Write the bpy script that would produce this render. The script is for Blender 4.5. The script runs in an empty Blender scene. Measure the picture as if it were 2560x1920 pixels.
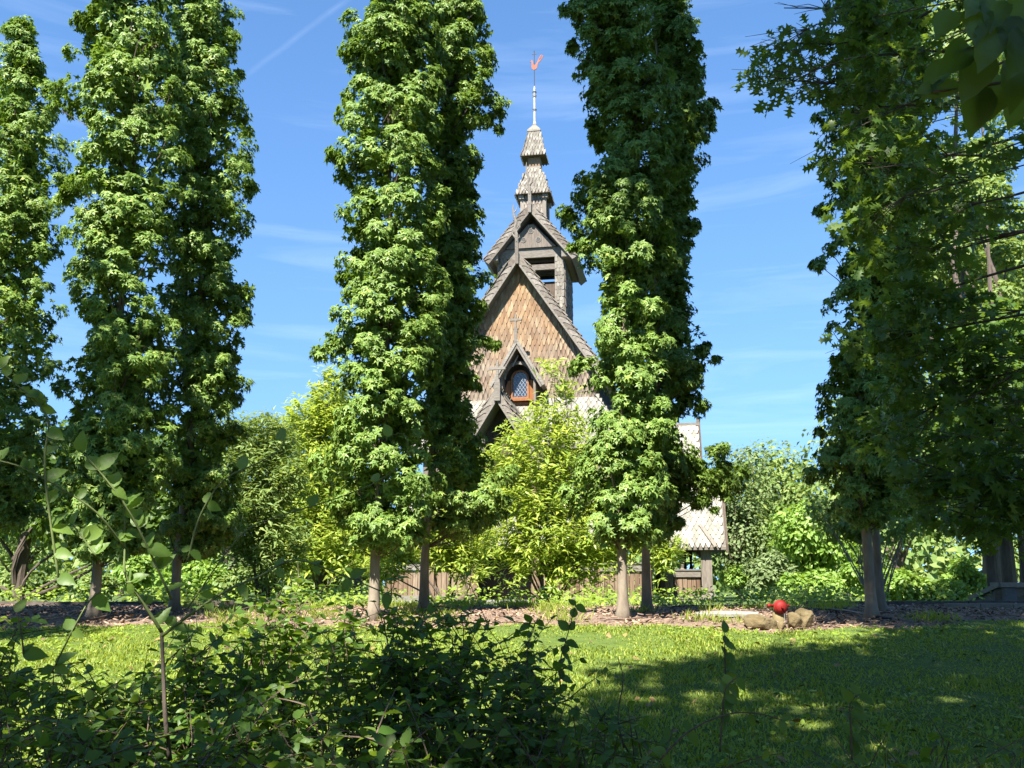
import bpy, math, random
import numpy as np
from mathutils import Matrix, Vector, Quaternion

# ------------------------------------------------------------------ camera, sky, sun, exposure
SC = bpy.context.scene
COL = SC.collection
F = 2300.0                       # focal length in pixels of a 2560 px wide frame
P = math.atan(495.0 / F)         # camera pitched up
CZ = 1.6
CP, SP = math.cos(P), math.sin(P)
cam_d = bpy.data.cameras.new('camera')
cam = bpy.data.objects.new('camera', cam_d)
COL.objects.link(cam)
cam.location = (0, 0, CZ)
cam.rotation_euler = (math.pi / 2 + P, 0, 0)
cam_d.sensor_width = 36
cam_d.lens = F / 2560 * 36
cam_d.clip_start = 0.05
cam_d.clip_end = 2000
SC.camera = cam

SUN_EL, SUN_AZ = math.radians(50), math.radians(21)     # sun high, behind the camera to the left
SUNV = np.array([-math.cos(SUN_EL) * math.sin(SUN_AZ), -math.cos(SUN_EL) * math.cos(SUN_AZ), math.sin(SUN_EL)])
sd = bpy.data.lights.new('sun', 'SUN')
sun = bpy.data.objects.new('sun', sd)
COL.objects.link(sun)
sd.energy = 5.0
sd.angle = math.radians(0.55)
sd.color = (1.0, 0.955, 0.87)
sun.rotation_euler = Vector(SUNV).to_track_quat('Z', 'Y').to_euler()
sun.location = (-8, -10, 20)

SC.view_settings.view_transform = 'Standard'
SC.view_settings.look = 'None'
SC.view_settings.exposure = 1.85
SC.view_settings.gamma = 1.0
SC.view_settings.use_curve_mapping = False
SC.cycles.max_bounces = 5
SC.cycles.diffuse_bounces = 2
SC.cycles.transmission_bounces = 3
SC.cycles.transparent_max_bounces = 4
SC.cycles.caustics_reflective = False
SC.cycles.caustics_refractive = False
SC.cycles.use_denoising = True


def ray(px, py):
    u = (px - 1280) / F
    v = (960 - py) / F
    return np.array([u, CP - v * SP, SP + v * CP])


def at(px, py, Y):
    """world point seen at a pixel of the 2560 x 1920 photograph at depth Y"""
    r = ray(px, py)
    t = Y / r[1]
    return np.array([r[0] * t, Y, CZ + r[2] * t])


def build_world():
    w = bpy.data.worlds.new('World')
    SC.world = w
    w.use_nodes = True
    nt = w.node_tree
    N, L = nt.nodes, nt.links
    N.clear()
    out = N.new('ShaderNodeOutputWorld')
    bg = N.new('ShaderNodeBackground')
    bg.inputs['Strength'].default_value = 0.077
    sky = N.new('ShaderNodeTexSky')
    sky.sky_type = 'NISHITA'
    sky.sun_disc = False
    sky.sun_elevation = SUN_EL
    sky.sun_rotation = math.atan2(SUNV[0], SUNV[1])
    sky.air_density = 1.0
    sky.dust_density = 0.0
    sky.ozone_density = 4.0
    sky.altitude = 100
    tc = N.new('ShaderNodeTexCoord')

    def math_(op, a, b=None, c=None):
        n = N.new('ShaderNodeMath')
        n.operation = op
        for i, x in enumerate((a, b, c)):
            if x is None:
                continue
            if isinstance(x, (int, float)):
                n.inputs[i].default_value = x
            else:
                L.new(x, n.inputs[i])
        return n.outputs[0]

    def dot(vec):
        n = N.new('ShaderNodeVectorMath')
        n.operation = 'DOT_PRODUCT'
        L.new(tc.outputs['Generated'], n.inputs[0])
        n.inputs[1].default_value = tuple(vec)
        return n.outputs['Value']

    # thin streaky cirrus
    mp = N.new('ShaderNodeMapping')
    mp.inputs['Rotation'].default_value = (0, math.radians(-9), 0)
    mp.inputs['Scale'].default_value = (1.4, 1.4, 14)
    L.new(tc.outputs['Generated'], mp.inputs['Vector'])
    nz = N.new('ShaderNodeTexNoise')
    nz.inputs['Scale'].default_value = 2.6
    nz.inputs['Detail'].default_value = 7
    nz.inputs['Roughness'].default_value = 0.58
    nz.inputs['Distortion'].default_value = 0.5
    L.new(mp.outputs[0], nz.inputs['Vector'])
    cr = N.new('ShaderNodeValToRGB')
    cr.color_ramp.elements[0].position = 0.50
    cr.color_ramp.elements[1].position = 0.80
    L.new(nz.outputs['Fac'], cr.inputs[0])
    cirrus = math_('MULTIPLY', cr.outputs['Color'], 0.085)
    # a fading contrail, a great circle across the upper left sky
    a, b = ray(640, 168), ray(868, -4)
    a, b = a / np.linalg.norm(a), b / np.linalg.norm(b)
    n = np.cross(a, b)
    n /= np.linalg.norm(n)
    mid = (a + b) / 2
    mid /= np.linalg.norm(mid)
    tang = (b - a) / np.linalg.norm(b - a)
    wob = math_('MULTIPLY', math_('SUBTRACT', nz.outputs['Fac'], 0.5), 0.006)
    dist = math_('ABSOLUTE', math_('ADD', dot(n), wob))
    core = math_('SUBTRACT', 1.0, math_('DIVIDE', dist, 0.0038))
    core = math_('MAXIMUM', core, 0.0)
    along = math_('SUBTRACT', 1.0, math_('DIVIDE', math_('ABSOLUTE', dot(tang)), 0.085))
    along = math_('MINIMUM', math_('MULTIPLY', math_('MAXIMUM', along, 0.0), 2.2), 1.0)
    nz2 = N.new('ShaderNodeTexNoise')
    nz2.inputs['Scale'].default_value = 55
    nz2.inputs['Detail'].default_value = 4
    L.new(tc.outputs['Generated'], nz2.inputs['Vector'])
    front = math_('GREATER_THAN', dot(mid), 0.9)
    trail = math_('MULTIPLY', math_('MULTIPLY', core, along), math_('MULTIPLY', front, math_('MULTIPLY', nz2.outputs['Fac'], 0.065)))
    fac = math_('MINIMUM', math_('ADD', cirrus, trail), 0.8)
    mix = N.new('ShaderNodeMix')
    mix.data_type = 'RGBA'
    L.new(fac, mix.inputs['Factor'])
    hs = N.new('ShaderNodeHueSaturation')
    hs.inputs['Saturation'].default_value = 1.12
    hs.inputs['Value'].default_value = 1.0
    # gentle compression of the elevation: a clear, haze-free horizon
    sep = N.new('ShaderNodeSeparateXYZ')
    L.new(tc.outputs['Generated'], sep.inputs[0])
    com = N.new('ShaderNodeCombineXYZ')
    L.new(sep.outputs['X'], com.inputs['X'])
    L.new(sep.outputs['Y'], com.inputs['Y'])
    L.new(math_('MULTIPLY_ADD', sep.outputs['Z'], 0.62, 0.17), com.inputs['Z'])
    nrm = N.new('ShaderNodeVectorMath')
    nrm.operation = 'NORMALIZE'
    L.new(com.outputs[0], nrm.inputs[0])
    L.new(nrm.outputs[0], sky.inputs['Vector'])
    L.new(sky.outputs[0], hs.inputs['Color'])
    L.new(hs.outputs[0], mix.inputs['A'])
    mix.inputs['B'].default_value = (7.5, 8.3, 9.2, 1)
    L.new(mix.outputs['Result'], bg.inputs['Color'])
    L.new(bg.outputs[0], out.inputs['Surface'])


build_world()

# ------------------------------------------------------------------ helpers
rng = np.random.default_rng(7)
random.seed(7)


def tag(o, label=None, cat=None, group=None, kind=None):
    for k, v in (('label', label), ('category', cat), ('group', group), ('kind', kind)):
        if v:
            o[k] = v
    return o


def empty(name, loc, rz=0.0, parent=None):
    o = bpy.data.objects.new(name, None)
    COL.objects.link(o)
    o.location = tuple(loc)
    o.rotation_euler = (0, 0, rz)
    o.empty_display_size = 0.2
    o.parent = parent
    return o


def link(name, me, parent=None, mat=None):
    if mat is not None and not me.materials:
        me.materials.append(mat)
    o = bpy.data.objects.new(name, me)
    COL.objects.link(o)
    o.parent = parent
    return o


class MB:
    """collects shapes and links them as one mesh object"""

    def __init__(s, k=1.0):
        s.v, s.f, s.k = [], [], k

    def add(s, v, f):
        o = len(s.v)
        k = s.k
        s.v += [(p[0] * k, p[1] * k, p[2] * k) for p in v]
        s.f += [tuple(i + o for i in q) for q in f]
        return s

    def box(s, x0, x1, y0, y1, z0, z1):
        return s.add([(x0, y0, z0), (x1, y0, z0), (x1, y1, z0), (x0, y1, z0), (x0, y0, z1), (x1, y0, z1), (x1, y1, z1), (x0, y1, z1)],
                     [(0, 3, 2, 1), (4, 5, 6, 7), (0, 1, 5, 4), (1, 2, 6, 5), (2, 3, 7, 6), (3, 0, 4, 7)])

    def prism(s, pts, ext):
        pts = [np.array(p, float) for p in pts]
        e = np.array(ext, float)
        n = len(pts)
        v = pts + [p + e for p in pts]
        f = [tuple(range(n))[::-1], tuple(range(n, 2 * n))]
        f += [(i, (i + 1) % n, n + (i + 1) % n, n + i) for i in range(n)]
        return s.add(v, f)

    def tube(s, path, radii, n=8):
        path = [np.array(p, float) for p in path]
        if np.isscalar(radii):
            radii = [radii] * len(path)
        v, f = [], []
        ref = np.array([0.13, 0.31, 0.94])
        m = len(path)
        for i, p in enumerate(path):
            t = path[min(i + 1, m - 1)] - path[max(i - 1, 0)]
            t = t / (np.linalg.norm(t) + 1e-9)
            r = ref if abs(t @ ref) < 0.95 else np.array([1.0, 0, 0])
            u = np.cross(t, r)
            u /= np.linalg.norm(u)
            w = np.cross(t, u)
            for j in range(n):
                a = 2 * math.pi * j / n
                v.append(p + radii[i] * (math.cos(a) * u + math.sin(a) * w))
        for i in range(m - 1):
            for j in range(n):
                a, b = i * n + j, i * n + (j + 1) % n
                f.append((a, b, b + n, a + n))
        f.append(tuple(range(n))[::-1])
        f.append(tuple(range((m - 1) * n, m * n)))
        return s.add(v, f)

    def lathe(s, prof, c, n=10):
        return s.tube([(c[0], c[1], z) for r, z in prof], [r for r, z in prof], n)

    def build(s, name, mat, parent=None, smooth=False):
        me = bpy.data.meshes.new(name)
        me.from_pydata(s.v, [], s.f)
        if smooth:
            me.polygons.foreach_set('use_smooth', [True] * len(me.polygons))
        me.update()
        return link(name, me, parent, mat)


class Tmpl:
    def __init__(s, v, f):
        s.v = np.array(v, float)
        s.f = [tuple(q) for q in f]
        s.idx = np.array([i for q in s.f for i in q], dtype=np.int64)
        s.cnt = np.array([len(q) for q in s.f], dtype=np.int64)

    def mesh(s, name, mat, smooth=False, k=1.0):
        me = bpy.data.meshes.new(name)
        me.from_pydata([tuple(p) for p in s.v * k], [], s.f)
        if smooth:
            me.polygons.foreach_set('use_smooth', [True] * len(me.polygons))
        me.materials.append(mat)
        return me


def mesh_from(name, V, idx, cnt, mat, smooth=False):
    me = bpy.data.meshes.new(name)
    me.vertices.add(len(V))
    me.vertices.foreach_set('co', np.ascontiguousarray(V, dtype=np.float32).ravel())
    me.loops.add(len(idx))
    me.loops.foreach_set('vertex_index', np.ascontiguousarray(idx, dtype=np.int32))
    me.polygons.add(len(cnt))
    st = np.concatenate([[0], np.cumsum(cnt)[:-1]])
    me.polygons.foreach_set('loop_start', np.ascontiguousarray(st, dtype=np.int32))
    if smooth:
        me.polygons.foreach_set('use_smooth', np.ones(len(cnt), dtype=bool))
    me.materials.append(mat)
    me.update(calc_edges=True)
    return me


def scatter(name, tm, M, T, mat, smooth=False):
    """join copies of a template: M (n,3,3) linear part with columns = axes, T (n,3)"""
    n = len(T)
    V = np.einsum('nij,vj->nvi', M, tm.v) + T[:, None, :]
    nv = len(tm.v)
    idx = (tm.idx[None, :] + (np.arange(n) * nv)[:, None]).ravel()
    cnt = np.tile(tm.cnt, n)
    return mesh_from(name, V.reshape(-1, 3), idx, cnt, mat, smooth)


def unit(a):
    return a / (np.linalg.norm(a, axis=-1, keepdims=True) + 1e-9)


def frames(nrm, tip, size):
    """leaf frames: y = tip direction in the blade, z = blade normal"""
    z = unit(nrm)
    y = tip - (tip * z).sum(-1, keepdims=True) * z
    y = unit(y)
    x = np.cross(y, z)
    M = np.stack([x, y, z], axis=-1)
    return M * np.asarray(size)[:, None, None]


def mat4(M, T):
    m = Matrix.Identity(4)
    for i in range(3):
        for j in range(3):
            m[i][j] = float(M[i, j])
        m[i][3] = float(T[i])
    return m


def leaf_objects(me, M, T, parent, name='leaf'):
    for i in range(len(T)):
        o = bpy.data.objects.new(name, me)
        COL.objects.link(o)
        o.parent = parent
        o.matrix_basis = mat4(M[i], T[i])


def vnoise(p, seed=0):
    """cheap smooth 3-D value noise in [0,1]"""
    p = np.asarray(p, float)
    i = np.floor(p).astype(np.int64)
    f = p - i
    f = f * f * (3 - 2 * f)
    r = 0
    for dx in (0, 1):
        for dy in (0, 1):
            for dz in (0, 1):
                h = (i[..., 0] + dx) * 374761393 + (i[..., 1] + dy) * 668265263 + (i[..., 2] + dz) * 2147483647 + seed * 1442695
                h = (h ^ (h >> 13)) * 1274126177
                h = ((h ^ (h >> 16)) & 0xffffff) / float(0xffffff)
                w = (f[..., 0] if dx else 1 - f[..., 0]) * (f[..., 1] if dy else 1 - f[..., 1]) * (f[..., 2] if dz else 1 - f[..., 2])
                r = r + h * w
    return r


# ------------------------------------------------------------------ materials
def new_mat(name):
    m = bpy.data.materials.new(name)
    m.use_nodes = True
    nt = m.node_tree
    nt.nodes.clear()
    out = nt.nodes.new('ShaderNodeOutputMaterial')
    return m, nt, out


def rnd_node(nt):
    g = nt.nodes.new('ShaderNodeNewGeometry')
    oi = nt.nodes.new('ShaderNodeObjectInfo')
    a = nt.nodes.new('ShaderNodeMath')
    a.operation = 'ADD'
    nt.links.new(g.outputs['Random Per Island'], a.inputs[0])
    nt.links.new(oi.outputs['Random'], a.inputs[1])
    fr = nt.nodes.new('ShaderNodeMath')
    fr.operation = 'FRACT'
    nt.links.new(a.outputs[0], fr.inputs[0])
    return fr.outputs[0], g


def ramp(nt, src, cols):
    r = nt.nodes.new('ShaderNodeValToRGB')
    el = r.color_ramp.elements
    while len(el) < len(cols):
        el.new(0.5)
    for e, (pos, c) in zip(el, cols):
        e.position = pos
        e.color = (*c, 1)
    nt.links.new(src, r.inputs[0])
    return r.outputs['Color']


def leaf_mat(name, cols, trans=0.32, tcol=(0.28, 0.42, 0.03), rough=0.42, spec=0.45):
    m, nt, out = new_mat(name)
    N, L = nt.nodes, nt.links
    r, g = rnd_node(nt)
    c = ramp(nt, r, cols)
    # faint blotches
    nz = N.new('ShaderNodeTexNoise')
    nz.inputs['Scale'].default_value = 4
    L.new(g.outputs['Position'], nz.inputs['Vector'])
    mx = N.new('ShaderNodeMix')
    mx.data_type = 'RGBA'
    mx.blend_type = 'MULTIPLY'
    mx.inputs['Factor'].default_value = 0.5
    L.new(c, mx.inputs['A'])
    rr = ramp(nt, nz.outputs['Fac'], [(0.25, (0.65, 0.65, 0.65)), (0.75, (1.25, 1.25, 1.25))])
    L.new(rr, mx.inputs['B'])
    pb = N.new('ShaderNodeBsdfPrincipled')
    pb.inputs['Roughness'].default_value = rough
    pb.inputs['Specular IOR Level'].default_value = spec
    L.new(mx.outputs['Result'], pb.inputs['Base Color'])
    tr = N.new('ShaderNodeBsdfTranslucent')
    tr.inputs['Color'].default_value = (*tcol, 1)
    ms = N.new('ShaderNodeMixShader')
    ms.inputs[0].default_value = trans
    L.new(pb.outputs[0], ms.inputs[1])
    L.new(tr.outputs[0], ms.inputs[2])
    L.new(ms.outputs[0], out.inputs['Surface'])
    return m


def wood_mat(name, cols, grain=(30, 30, 2.5), rough=0.85, bump=0.25, per=True, scale=1.0, streak=0.55, height=None):
    """weathered wood; cols is a ramp over a per-piece random value, grain stretches the noise"""
    m, nt, out = new_mat(name)
    N, L = nt.nodes, nt.links
    r, g = rnd_node(nt)
    c = ramp(nt, r, cols)
    if height:                      # rain-weathered grey below, fresh under the eaves
        z0, z1, low = height
        sx = N.new('ShaderNodeSeparateXYZ')
        L.new(g.outputs['Position'], sx.inputs[0])
        mr = N.new('ShaderNodeMapRange')
        mr.inputs['From Min'].default_value = z0
        mr.inputs['From Max'].default_value = z1
        L.new(sx.outputs['Z'], mr.inputs['Value'])
        n0 = N.new('ShaderNodeTexNoise')
        n0.inputs['Scale'].default_value = 0.9
        n0.inputs['Detail'].default_value = 3
        L.new(g.outputs['Position'], n0.inputs['Vector'])
        ad = N.new('ShaderNodeMath')
        ad.operation = 'MULTIPLY_ADD'
        L.new(n0.outputs['Fac'], ad.inputs[0])
        ad.inputs[1].default_value = 1.3
        ad.inputs[2].default_value = -0.65
        a2 = N.new('ShaderNodeMath')
        a2.operation = 'ADD'
        a2.use_clamp = True
        L.new(ad.outputs[0], a2.inputs[0])
        L.new(mr.outputs[0], a2.inputs[1])
        lowc = ramp(nt, r, low)
        m0 = N.new('ShaderNodeMix')
        m0.data_type = 'RGBA'
        L.new(a2.outputs[0], m0.inputs['Factor'])
        L.new(lowc, m0.inputs['A'])
        L.new(c, m0.inputs['B'])
        c = m0.outputs['Result']
    mp = N.new('ShaderNodeMapping')
    mp.inputs['Scale'].default_value = grain
    L.new(g.outputs['Position'], mp.inputs['Vector'])
    nz = N.new('ShaderNodeTexNoise')
    nz.inputs['Scale'].default_value = scale
    nz.inputs['Detail'].default_value = 5
    nz.inputs['Roughness'].default_value = 0.65
    L.new(mp.outputs[0], nz.inputs['Vector'])
    rr = ramp(nt, nz.outputs['Fac'], [(0.3, (1 - streak,) * 3), (0.7, (1.15,) * 3)])
    mx = N.new('ShaderNodeMix')
    mx.data_type = 'RGBA'
    mx.blend_type = 'MULTIPLY'
    mx.inputs['Factor'].default_value = 1.0
    L.new(c, mx.inputs['A'])
    L.new(rr, mx.inputs['B'])
    pb = N.new('ShaderNodeBsdfPrincipled')
    pb.inputs['Roughness'].default_value = rough
    pb.inputs['Specular IOR Level'].default_value = 0.25
    L.new(mx.outputs['Result'], pb.inputs['Base Color'])
    bp = N.new('ShaderNodeBump')
    bp.inputs['Strength'].default_value = bump
    bp.inputs['Distance'].default_value = 0.02
    L.new(nz.outputs['Fac'], bp.inputs['Height'])
    L.new(bp.outputs[0], pb.inputs['Normal'])
    L.new(pb.outputs[0], out.inputs['Surface'])
    return m


def noise_mat(name, cols, scale=8, rough=0.9, bump=0.4, dist=0.02, detail=6, stretch=(1, 1, 1), spec=0.25, metal=0.0, island=None):
    m, nt, out = new_mat(name)
    N, L = nt.nodes, nt.links
    r, g = rnd_node(nt)
    mp = N.new('ShaderNodeMapping')
    mp.inputs['Scale'].default_value = stretch
    L.new(g.outputs['Position'], mp.inputs['Vector'])
    nz = N.new('ShaderNodeTexNoise')
    nz.inputs['Scale'].default_value = scale
    nz.inputs['Detail'].default_value = detail
    nz.inputs['Roughness'].default_value = 0.62
    L.new(mp.outputs[0], nz.inputs['Vector'])
    c = ramp(nt, nz.outputs['Fac'], cols)
    if island:
        ic = ramp(nt, r, island)
        mx = N.new('ShaderNodeMix')
        mx.data_type = 'RGBA'
        mx.blend_type = 'MULTIPLY'
        mx.inputs['Factor'].default_value = 1
        L.new(c, mx.inputs['A'])
        L.new(ic, mx.inputs['B'])
        c = mx.outputs['Result']
    pb = N.new('ShaderNodeBsdfPrincipled')
    pb.inputs['Roughness'].default_value = rough
    pb.inputs['Specular IOR Level'].default_value = spec
    pb.inputs['Metallic'].default_value = metal
    L.new(c, pb.inputs['Base Color'])
    if bump:
        bp = N.new('ShaderNodeBump')
        bp.inputs['Strength'].default_value = bump
        bp.inputs['Distance'].default_value = dist
        L.new(nz.outputs['Fac'], bp.inputs['Height'])
        L.new(bp.outputs[0], pb.inputs['Normal'])
    L.new(pb.outputs[0], out.inputs['Surface'])
    return m


M_GUM = leaf_mat('sweetgum_leaf', [(0.0, (0.103, 0.183, 0.034)), (0.5, (0.171, 0.271, 0.055)), (0.9, (0.252, 0.360, 0.079)), (1.0, (0.355, 0.407, 0.093))], 0.28, (0.28, 0.42, 0.04), 0.48, 0.32)
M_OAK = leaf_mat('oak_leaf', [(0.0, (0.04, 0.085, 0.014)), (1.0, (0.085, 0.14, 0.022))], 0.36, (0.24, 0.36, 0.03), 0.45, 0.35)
M_MAG = leaf_mat('yellow_green_leaf', [(0.0, (0.172, 0.257, 0.040)), (0.5, (0.264, 0.337, 0.051)), (1.0, (0.396, 0.428, 0.068))], 0.42, (0.48, 0.58, 0.06), 0.42, 0.4)
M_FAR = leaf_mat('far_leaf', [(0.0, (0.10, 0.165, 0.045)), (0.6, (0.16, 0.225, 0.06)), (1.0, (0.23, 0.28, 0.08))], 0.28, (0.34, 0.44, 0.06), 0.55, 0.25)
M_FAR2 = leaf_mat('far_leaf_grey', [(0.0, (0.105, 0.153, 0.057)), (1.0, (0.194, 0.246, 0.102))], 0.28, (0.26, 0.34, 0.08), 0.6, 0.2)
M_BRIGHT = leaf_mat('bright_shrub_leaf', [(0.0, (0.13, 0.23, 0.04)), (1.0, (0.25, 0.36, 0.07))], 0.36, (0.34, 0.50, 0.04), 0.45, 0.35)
M_BUSH = leaf_mat('shrub_leaf', [(0.0, (0.05, 0.105, 0.016)), (0.6, (0.08, 0.15, 0.024)), (1.0, (0.125, 0.195, 0.034))], 0.36, (0.30, 0.44, 0.03), 0.45, 0.28)
M_SAP = leaf_mat('sapling_leaf', [(0.0, (0.09, 0.165, 0.028)), (1.0, (0.15, 0.23, 0.045))], 0.42, (0.38, 0.50, 0.05), 0.45, 0.3)
M_GRASS = leaf_mat('grass_blade', [(0.0, (0.132, 0.199, 0.027)), (0.6, (0.217, 0.280, 0.042)), (0.93, (0.302, 0.341, 0.062)), (1.0, (0.447, 0.384, 0.124))], 0.38, (0.52, 0.58, 0.04), 0.5, 0.3)
M_CLOVER = leaf_mat('lawn_weed', [(0.0, (0.143, 0.228, 0.024)), (1.0, (0.272, 0.360, 0.048))], 0.32, (0.34, 0.46, 0.03), 0.45, 0.35)
M_BARK = noise_mat('grey_bark', [(0.3, (0.143, 0.115, 0.084)), (0.6, (0.241, 0.200, 0.149)), (0.8, (0.303, 0.264, 0.203))], 9, 0.9, 0.7, 0.02, 8, (1, 1, 0.35))
M_BARKD = noise_mat('dark_bark', [(0.3, (0.05, 0.038, 0.03)), (0.7, (0.12, 0.095, 0.075))], 9, 0.95, 0.8, 0.03, 8, (1, 1, 0.3))
M_TWIG = noise_mat('twig_bark', [(0.3, (0.075, 0.05, 0.034)), (0.7, (0.15, 0.11, 0.078))], 40, 0.8, 0.2, 0.004, 3)
M_STEM = noise_mat('green_stem', [(0.3, (0.11, 0.15, 0.045)), (0.7, (0.17, 0.205, 0.075))], 40, 0.6, 0.1, 0.003, 3)


# ------------------------------------------------------------------ ground
def ground_h(X, Y):
    X, Y = np.asarray(X, float), np.asarray(Y, float)
    a = 0.07 + 0.1 * Y
    t = np.clip((Y - 10.2) / 1.8, 0, 1)
    t = t * t * (3 - 2 * t)
    flat = 1.2 + 0.012 * (Y - 11)
    far = 1.245 - 0.38 * np.clip((Y - 14.8) / 20, 0, 1)
    z = np.where(Y < 10.2, a, a * (1 - t) + flat * t)
    z = np.where(Y > 14.8, far, z)
    z = z - 0.9 * np.clip((Y - 60) / 200, 0, 1)
    return z


def sheet(name, xs, ys, mat, lift=0.0, edge=None, rough=0.0, seed=0):
    X, Y = np.meshgrid(xs, ys)
    if edge is not None:
        X, Y = edge(X, Y)
    Z = ground_h(X, Y) + lift
    if rough:
        Z = Z + rough * (vnoise(np.stack([X * 2.2, Y * 2.2, 0 * X], -1), seed) - 0.5) + rough * 0.5 * (vnoise(np.stack([X * 7, Y * 7, 0 * X], -1), seed + 1) - 0.5)
    V = np.stack([X, Y, Z], -1).reshape(-1, 3)
    ny, nx = X.shape
    i = np.arange(ny - 1)[:, None] * nx + np.arange(nx - 1)[None, :]
    q = np.stack([i, i + 1, i + 1 + nx, i + nx], -1).reshape(-1)
    me = mesh_from(name, V, q, np.full((ny - 1) * (nx - 1), 4), mat, True)
    o = link(name, me)
    return tag(o, kind='structure')


M_DIRT = noise_mat('leaf_litter_soil', [(0.25, (0.045, 0.032, 0.022)), (0.55, (0.10, 0.07, 0.045)), (0.8, (0.19, 0.13, 0.08))], 14, 0.95, 0.8, 0.03, 8)
M_FIELD = noise_mat('rough_meadow', [(0.3, (0.05, 0.075, 0.02)), (0.6, (0.08, 0.12, 0.03)), (0.8, (0.13, 0.15, 0.05))], 3, 0.95, 0.6, 0.05, 8)
M_LAWN = noise_mat('lawn_soil', [(0.3, (0.05, 0.08, 0.015)), (0.7, (0.10, 0.145, 0.024))], 12, 0.95, 0.5, 0.03, 8)
M_MULCH = noise_mat('mulch', [(0.25, (0.10, 0.066, 0.046)), (0.5, (0.19, 0.132, 0.095)), (0.75, (0.32, 0.235, 0.175))], 26, 0.95, 0.9, 0.03, 9)

sheet('ground', np.concatenate([np.linspace(-420, -20, 10), np.linspace(-16, 16, 50), np.linspace(20, 420, 10)]),
      np.concatenate([np.linspace(-60, -4, 6), np.linspace(-2, 60, 80), np.linspace(70, 520, 12)]), M_FIELD, -0.08)
sheet('woodland_floor', np.linspace(-9, 9, 90), np.linspace(-3, 5.2, 60), M_DIRT, 0.0, None, 0.05, 5)


def lawn_edge_y(X):          # far edge of the lawn
    return 10.25 + 0.10 * np.sin(X * 1.3) + 0.07 * np.sin(X * 3.7 + 1) + 0.05 * np.sin(X * 9) - 0.35 * np.exp(-((X - 2.7) / 0.9) ** 2) + 0.25 * np.clip(X - 4.4, 0, 3) + 0.25 * np.clip(-X - 4, 0, 3) * -0.6


def lawn_map(X, Y):
    t = (Y - 4.4) / (10.4 - 4.4)
    return X, 4.4 + t * (lawn_edge_y(X) - 4.4)


sheet('lawn', np.linspace(-11, 12, 200), np.linspace(4.4, 10.4, 60), M_LAWN, 0.035, lawn_map, 0.03, 9)
sheet('mulch_bed', np.linspace(-13, 13, 260), np.linspace(9.5, 14.55, 60), M_MULCH, -0.006, None, 0.05, 12)


def build_grass():
    n = 150000
    X = rng.uniform(-6.6, 7.2, n)
    u = rng.random(n)
    Y = 4.0 + (u ** 1.1) * 6.6
    ok = (Y < lawn_edge_y(X) + 0.10 * rng.random(n)) & (np.abs(X) < 0.6 * Y + 0.8)
    X, Y = X[ok], Y[ok]
    n = len(X)
    pat = vnoise(np.stack([X * 1.6, Y * 1.6, 0 * X], -1), 3)
    ln = rng.uniform(0.022, 0.050, n) * (0.7 + 0.7 * pat)
    az = rng.uniform(0, 2 * math.pi, n)
    lean = rng.uniform(0.15, 0.85, n)
    d = np.stack([np.cos(az) * lean, np.sin(az) * lean, np.ones(n)], -1)
    d = unit(d)
    side = unit(np.stack([-np.sin(az + rng.normal(0, .6, n)), np.cos(az), 0 * az], -1))
    w = rng.uniform(0.0035, 0.0065, n)
    base = np.stack([X, Y, ground_h(X, Y) + 0.028], -1)
    mid = base + d * (ln * 0.55)[:, None]
    tip = base + d * ln[:, None] + np.stack([np.cos(az), np.sin(az), -0.4 + 0 * az], -1) * (ln * 0.28)[:, None]
    V = np.stack([base - side * w[:, None], base + side * w[:, None], mid + side * w[:, None] * .8, mid - side * w[:, None] * .8, tip], 1)
    k = np.arange(n) * 5
    q = np.stack([k, k + 1, k + 2, k + 3, k + 3, k + 2, k + 4], -1).ravel()
    cnt = np.tile([4, 3], n)
    o = link('lawn_grass', mesh_from('lawn_grass', V.reshape(-1, 3), q, cnt, M_GRASS))
    tag(o, 'short mown green grass blades covering the sloping lawn', 'grass', kind='stuff')
    # broad-leaved weeds (plantain, clover) through the lawn
    n = 25000
    X = rng.uniform(-6.2, 6.8, n)
    Y = 4.2 + rng.random(n) ** 0.8 * 6.3
    pat = vnoise(np.stack([X * 0.9 + 7, Y * 0.9, 0 * X], -1), 31)
    ok = (Y < lawn_edge_y(X) + 0.06) & (np.abs(X) < 0.6 * Y + 0.8) & (pat > rng.uniform(0.25, 0.75, n))
    X, Y = X[ok], Y[ok]
    n = len(X)
    nrm = unit(np.stack([rng.normal(0, .45, n), rng.normal(0, .45, n) - .15, np.ones(n)], -1))
    tip = rng.normal(0, 1, (n, 3))
    M = frames(nrm, tip, rng.uniform(0.022, 0.055, n))
    T = np.stack([X, Y, ground_h(X, Y) + rng.uniform(0.04, 0.065, n)], -1)
    o = link('lawn_weeds', scatter('lawn_weeds', T_OVATE, M, T, M_CLOVER))
    tag(o, 'broad leaved weeds and clover growing through the lawn', 'weeds', kind='stuff')


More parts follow.
